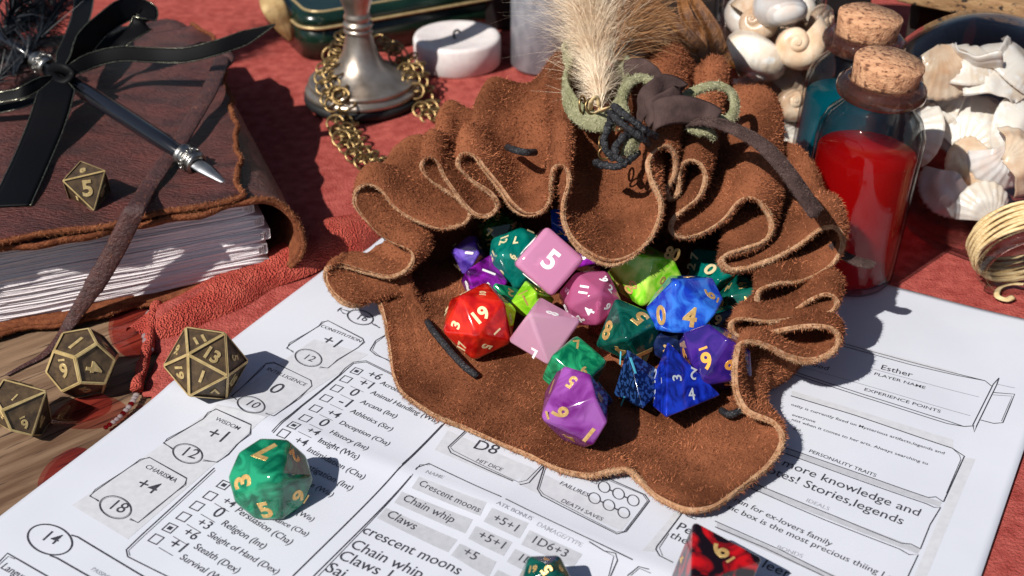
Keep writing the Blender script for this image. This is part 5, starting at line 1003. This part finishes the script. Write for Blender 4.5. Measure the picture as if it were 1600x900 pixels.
for k, (px, py, yy) in enumerate(((1165, 20, 45.4), (1212, 60, 45.6), (1255, 20, 45.6), (1270, 70, 45.6), (1215, 125, 45.6), (1175, 60, 45.8), (1250, 130, 45.4), (1190, 190, 45.2), (1250, 215, 45.0))):
    V, F = snail(1.15); V = orient(V, (math.sin(k * 2.4), -.6, math.cos(k * 1.9)), k * 1.3) + jar_at(px, py, yy); single('snail_shell', (V, F), [MT['shell_cream' if k % 2 else 'shell_white'], MT['shell_lip']], 'pale snail shell deep in the glass jar, mostly hidden by the shells in front', 'shell', 'snail shells deep in the jar')
def scallop(R0, cup=.35, ribs=15, n=40, m=18):
    def g(i, j):
        a = (-1.15 + 2.3 * i / (n - 1)); t = .03 + .97 * j / (m - 1); rad = R0 * t * (1 - .16 * abs(a) ** 2.2); rb = .013 * R0 * t * math.cos(a * ribs * 2.4) + .02 * R0 * math.sin(t * 14 + a); ed = .012 * R0 * t * t * math.cos(a * ribs * 2.4)
        return ((rad + ed) * math.sin(a), (rad + ed) * math.cos(a) - R0 * .5, cup * R0 * (1 - (t * 1.05 - .45) ** 2 * 2.4 - (a / 1.6) ** 2 * t) + rb)
    v, f, _ = solid(grid(n, m, g), .05); return v, f
jA = norm(np.array([.06, -.92, -.38])); jB = np.array([15.5, 38.7, 3.55]); JS = 1.08
sj = thing('shell_jar', 'fat glass jar lying on its side filled with white scallop shells, raffia round its neck', 'jar', (jB[0], jB[1], 0))
prof = [(0, -3.0), (1.6, -2.95), (2.5, -2.5), (3.05, -1.6), (3.3, -.3), (3.3, .8), (3.05, 1.9), (2.5, 2.9), (1.8, 3.6), (1.35, 4.0), (1.25, 4.35), (1.25, 5.0), (1.42, 5.05), (1.46, 5.2), (1.4, 5.35), (1.2, 5.36), (1.12, 5.2), (1.12, 4.3), (1.25, 3.9), (1.7, 3.5), (2.4, 2.8), (2.95, 1.85), (3.25, .8), (3.25, -.3), (3.0, -1.57), (2.46, -2.44), (1.55, -2.87), (0, -2.92)]
part(sj, 'glass', lathe([(r * JS, z * JS) for r, z in prof], 72, jB, jA), MT['jar_glass'])
for k in range(13):
    a_, b_ = perp(jA); t = (4.12 + k * .062) * JS; P = np.array([jB + jA * (t + .05 * math.sin(3 * u + k * 2)) + (1.45 + .05 * ((k * 5) % 3)) * (a_ * math.cos(u) + b_ * math.sin(u)) for u in np.linspace(0, 6.283, 40, endpoint=False)]); part(sj, 'raffia_wrap', tube(P, .06, 6, True), MT['raffia'])
P = catmull(ats([(1600, 444, .3), (1580, 444, .12), (1562, 450, .1), (1558, 462, .12), (1572, 468, .1), (1584, 464, .08)]), 30); part(sj, 'raffia_end', tube(P, .10, 6, flat=.3), MT['raffia'])
SC = [(1520, 200, 2.9, 1.9, 'shell_white', (-.25, -.75, .65), -.6, 'largest white scallop seen from inside, in the middle of the lying jar'), (1475, 150, 3.6, 1.5, 'shell_white', (-.5, -.3, .8), 1.2, 'white scallop at the upper left in the lying jar'), (1560, 130, 4.6, 1.7, 'shell_white', (.3, -.5, .8), .3, 'white ribbed scallop at the upper right in the lying jar'),
      (1500, 100, 5.1, 1.5, 'shell_white', (-.2, -.3, .9), 2.6, 'white scallop nearest the top of the lying jar'), (1480, 300, 1.5, 1.35, 'shell_pearl', (-.5, -.7, .3), 2.2, 'greyish scallop against the lower left glass of the lying jar'), (1535, 320, 1.5, 1.15, 'shell_white', (.1, -.9, .5), .4, 'small rust-flecked white scallop low in the lying jar'),
      (1560, 260, 2.4, 1.3, 'shell_pearl', (.1, -.9, .3), 3.0, 'glossy pearl scallop above the raffia wrapped neck'), (1515, 265, 2.1, 1.4, 'shell_cream', (-.1, -.7, .6), 1.6, 'tan scallop under the largest one in the lying jar'), (1585, 190, 3.6, 1.5, 'shell_white', (.4, -.7, .5), .9, 'white ribbed scallop at the right picture edge inside the lying jar'), (1448, 210, 3.0, 1.3, 'shell_white', (-.8, -.4, .4), 4.0, 'pale scallop behind the red bottle in the lying jar'),
      (1560, 75, 5.4, 1.5, 'shell_white', (.3, -.2, .9), 1.9, 'cream white scallop at the top right of the lying jar under the crate board'), (1450, 100, 4.6, 1.4, 'shell_cream', (-.5, -.3, .8), .2, 'tan scallop at the top left of the lying jar beside the corks'), (1590, 250, 3.0, 1.4, 'shell_cream', (.2, -.7, .6), 5.0, 'cream scallop at the right picture edge in the lying jar')]
for px, py, zz, r0, mm, up, spn, lb in SC:
    r1 = r0 * 1.2; V, F = scallop(r1, .25 + .2 * random.random(), random.choice([11, 15, 19])); ce = at(px, py, zz) - jB; tt = float(np.clip(ce @ jA, -1.9, 2.2)); ra = ce - jA * (ce @ jA)
    mx = np.interp(tt, [-2.8, -2.4, -1.5, -.3, .8, 1.9, 2.9], [1.3, 2.2, 2.8, 3.05, 3.05, 2.8, 2.2]) - .42 * r1; ra = ra * min(1, mx / (np.linalg.norm(ra) + 1e-6)); V = orient(V, up, spn) + jB + jA * tt + ra
    q = V - jB; t = q @ jA; rad = q - np.outer(t, jA); rl = np.linalg.norm(rad, axis=1); zz_ = np.clip(t, -2.7, 3.2); lim = np.interp(zz_, [-2.8, -2.4, -1.5, -.3, .8, 1.9, 2.9, 3.4], [1.3, 2.2, 2.8, 3.05, 3.05, 2.8, 2.2, 1.6]); k = np.minimum(1, lim / (rl + 1e-6)); V = jB + np.outer(zz_, jA) + rad * k[:, None]
    single('scallop_shell', (V, F), MT[mm], lb, 'shell', 'scallop shells in the lying jar')
for k in range(8):
    V, F = scallop(1.9, .3, 15); th = k * .8; c_k = jB + jA * (-1.2 + .4 * (k % 4)) + 1.5 * np.array([math.cos(th), .5, math.sin(th)]) + np.array([0, .6, .3])
    V = orient(V, (math.sin(k * 2.1), -.5, math.cos(k * 1.7)), k * 1.1) + c_k; q = V - jB; t = q @ jA; rad = q - np.outer(t, jA); rl = np.linalg.norm(rad, axis=1); zz_ = np.clip(t, -2.6, 3.0); lim = np.interp(zz_, [-2.8, -2.4, -1.5, -.3, .8, 1.9, 2.9, 3.4], [1.3, 2.2, 2.8, 3.05, 3.05, 2.8, 2.2, 1.6]); V = jB + np.outer(zz_, jA) + rad * np.minimum(1, lim / (rl + 1e-6))[:, None]
    single('scallop_shell', (V, F), MT['shell_white' if k % 3 else 'shell_cream'], 'pale scallop deep in the lying jar, mostly covered by the shells in front', 'shell', 'scallop shells deep in the lying jar')
# ================================================================== dried husks, crate, added background boxes
husk = thing('dried_husks', 'bundle of brown dried husk blades standing behind the pouch', 'dried plant', at(1080, 110, 0))
for pts, wd in (([(1132, 112, 5.0), (1122, 80, 5.6), (1112, 45, 6.2), (1090, 10, 6.8), (1060, -40, 7.4)], .42), ([(1108, 104, 5.0), (1080, 66, 5.6), (1048, 30, 6.2), (1010, 0, 6.8), (970, -40, 7.2)], .36), ([(1085, 100, 4.8), (1050, 75, 5.4), (1010, 40, 6.0), (975, 5, 6.6), (950, -40, 7.0)], .5), ([(1118, 112, 4.6), (1092, 60, 5.4), (1070, 20, 6.2), (1062, -30, 6.8)], .4), ([(1060, 96, 4.8), (1020, 78, 5.2), (985, 62, 5.6), (950, 30, 6.2)], .34)):
    part(husk, 'husk_blade', blade([(pts[0][0] + 4, pts[0][1] + 22, 1.5)] + pts, wd, cup=.5, fixed=(1, .2, .3)), MT['husk'])
dbx = thing('backdrop_box', 'black box added to darken the background behind the tea light and husks', 'box', (3.2, 60.2, 0))  # box added to make the far background dark
part(dbx, 'body', box((3.2, 60.2, 0), 15, 6, 5.6, .04, .15), MT['backdrop_black']); part(dbx, 'lid', box((3.2, 60.2, 5.62), 15.4, 6.4, 1.2, .04, .2), MT['backdrop_black'])
chest = thing('backdrop_chest', 'tall black chest added to darken the background behind the snail shell jar', 'chest', (9.6, 51.5, 0))  # chest added to darken what shows behind the jar
part(chest, 'body', box((9.6, 51.5, 0), 9.6, 5, 8, -.06, .15), MT['backdrop_black']); part(chest, 'lid', box((9.6, 51.5, 8.02), 10, 5.4, 1.2, -.06, .2), MT['backdrop_black'])
d0, d1 = at(1425, 8, 6.0), at(1610, 46, 6.0); dv = norm(d1 - d0); pa = math.atan2(dv[1], dv[0]); pn = np.array([-dv[1], dv[0], 0])
crate = thing('wooden_crate', 'weathered wooden crate with added dark panels behind the lying shell jar', 'crate', (d0[0] + 6, d0[1] + 4, 0))
def cr(nm, l0, l1, w0, w1, z0, z1, m):
    c = d0 + dv * (l0 + l1) / 2 + pn * (w0 + w1) / 2; part(crate, nm, box((c[0], c[1], z0), l1 - l0, w1 - w0, z1 - z0, pa, .08), MT[m])
cr('board', -.6, 16, 0, 3.0, 6.0, 6.75, 'plank_wood'); cr('board', -.5, 16, 3.1, 7.0, 6.02, 6.72, 'plank_wood'); cr('back_panel', -.5, 16, 6.6, 7.0, 0, 5.98, 'shade_panel_wood'); cr('side_panel', -.5, -.1, 1.4, 6.5, 0, 5.98, 'shade_panel_wood'); cr('side_panel', 15.5, 16, .4, 6.5, 0, 5.98, 'shade_panel_wood')  # back and side panels added to keep the view under the board dark
single('dried_twig', blade([(1506, 84, 2.6), (1512, 62, 3.8), (1518, 36, 5.4), (1521, 24, 5.9)], .24, fixed=(1, .2, .2)), MT['husk'], 'short brown dried husk strip hanging under the crate board', 'dried plant')
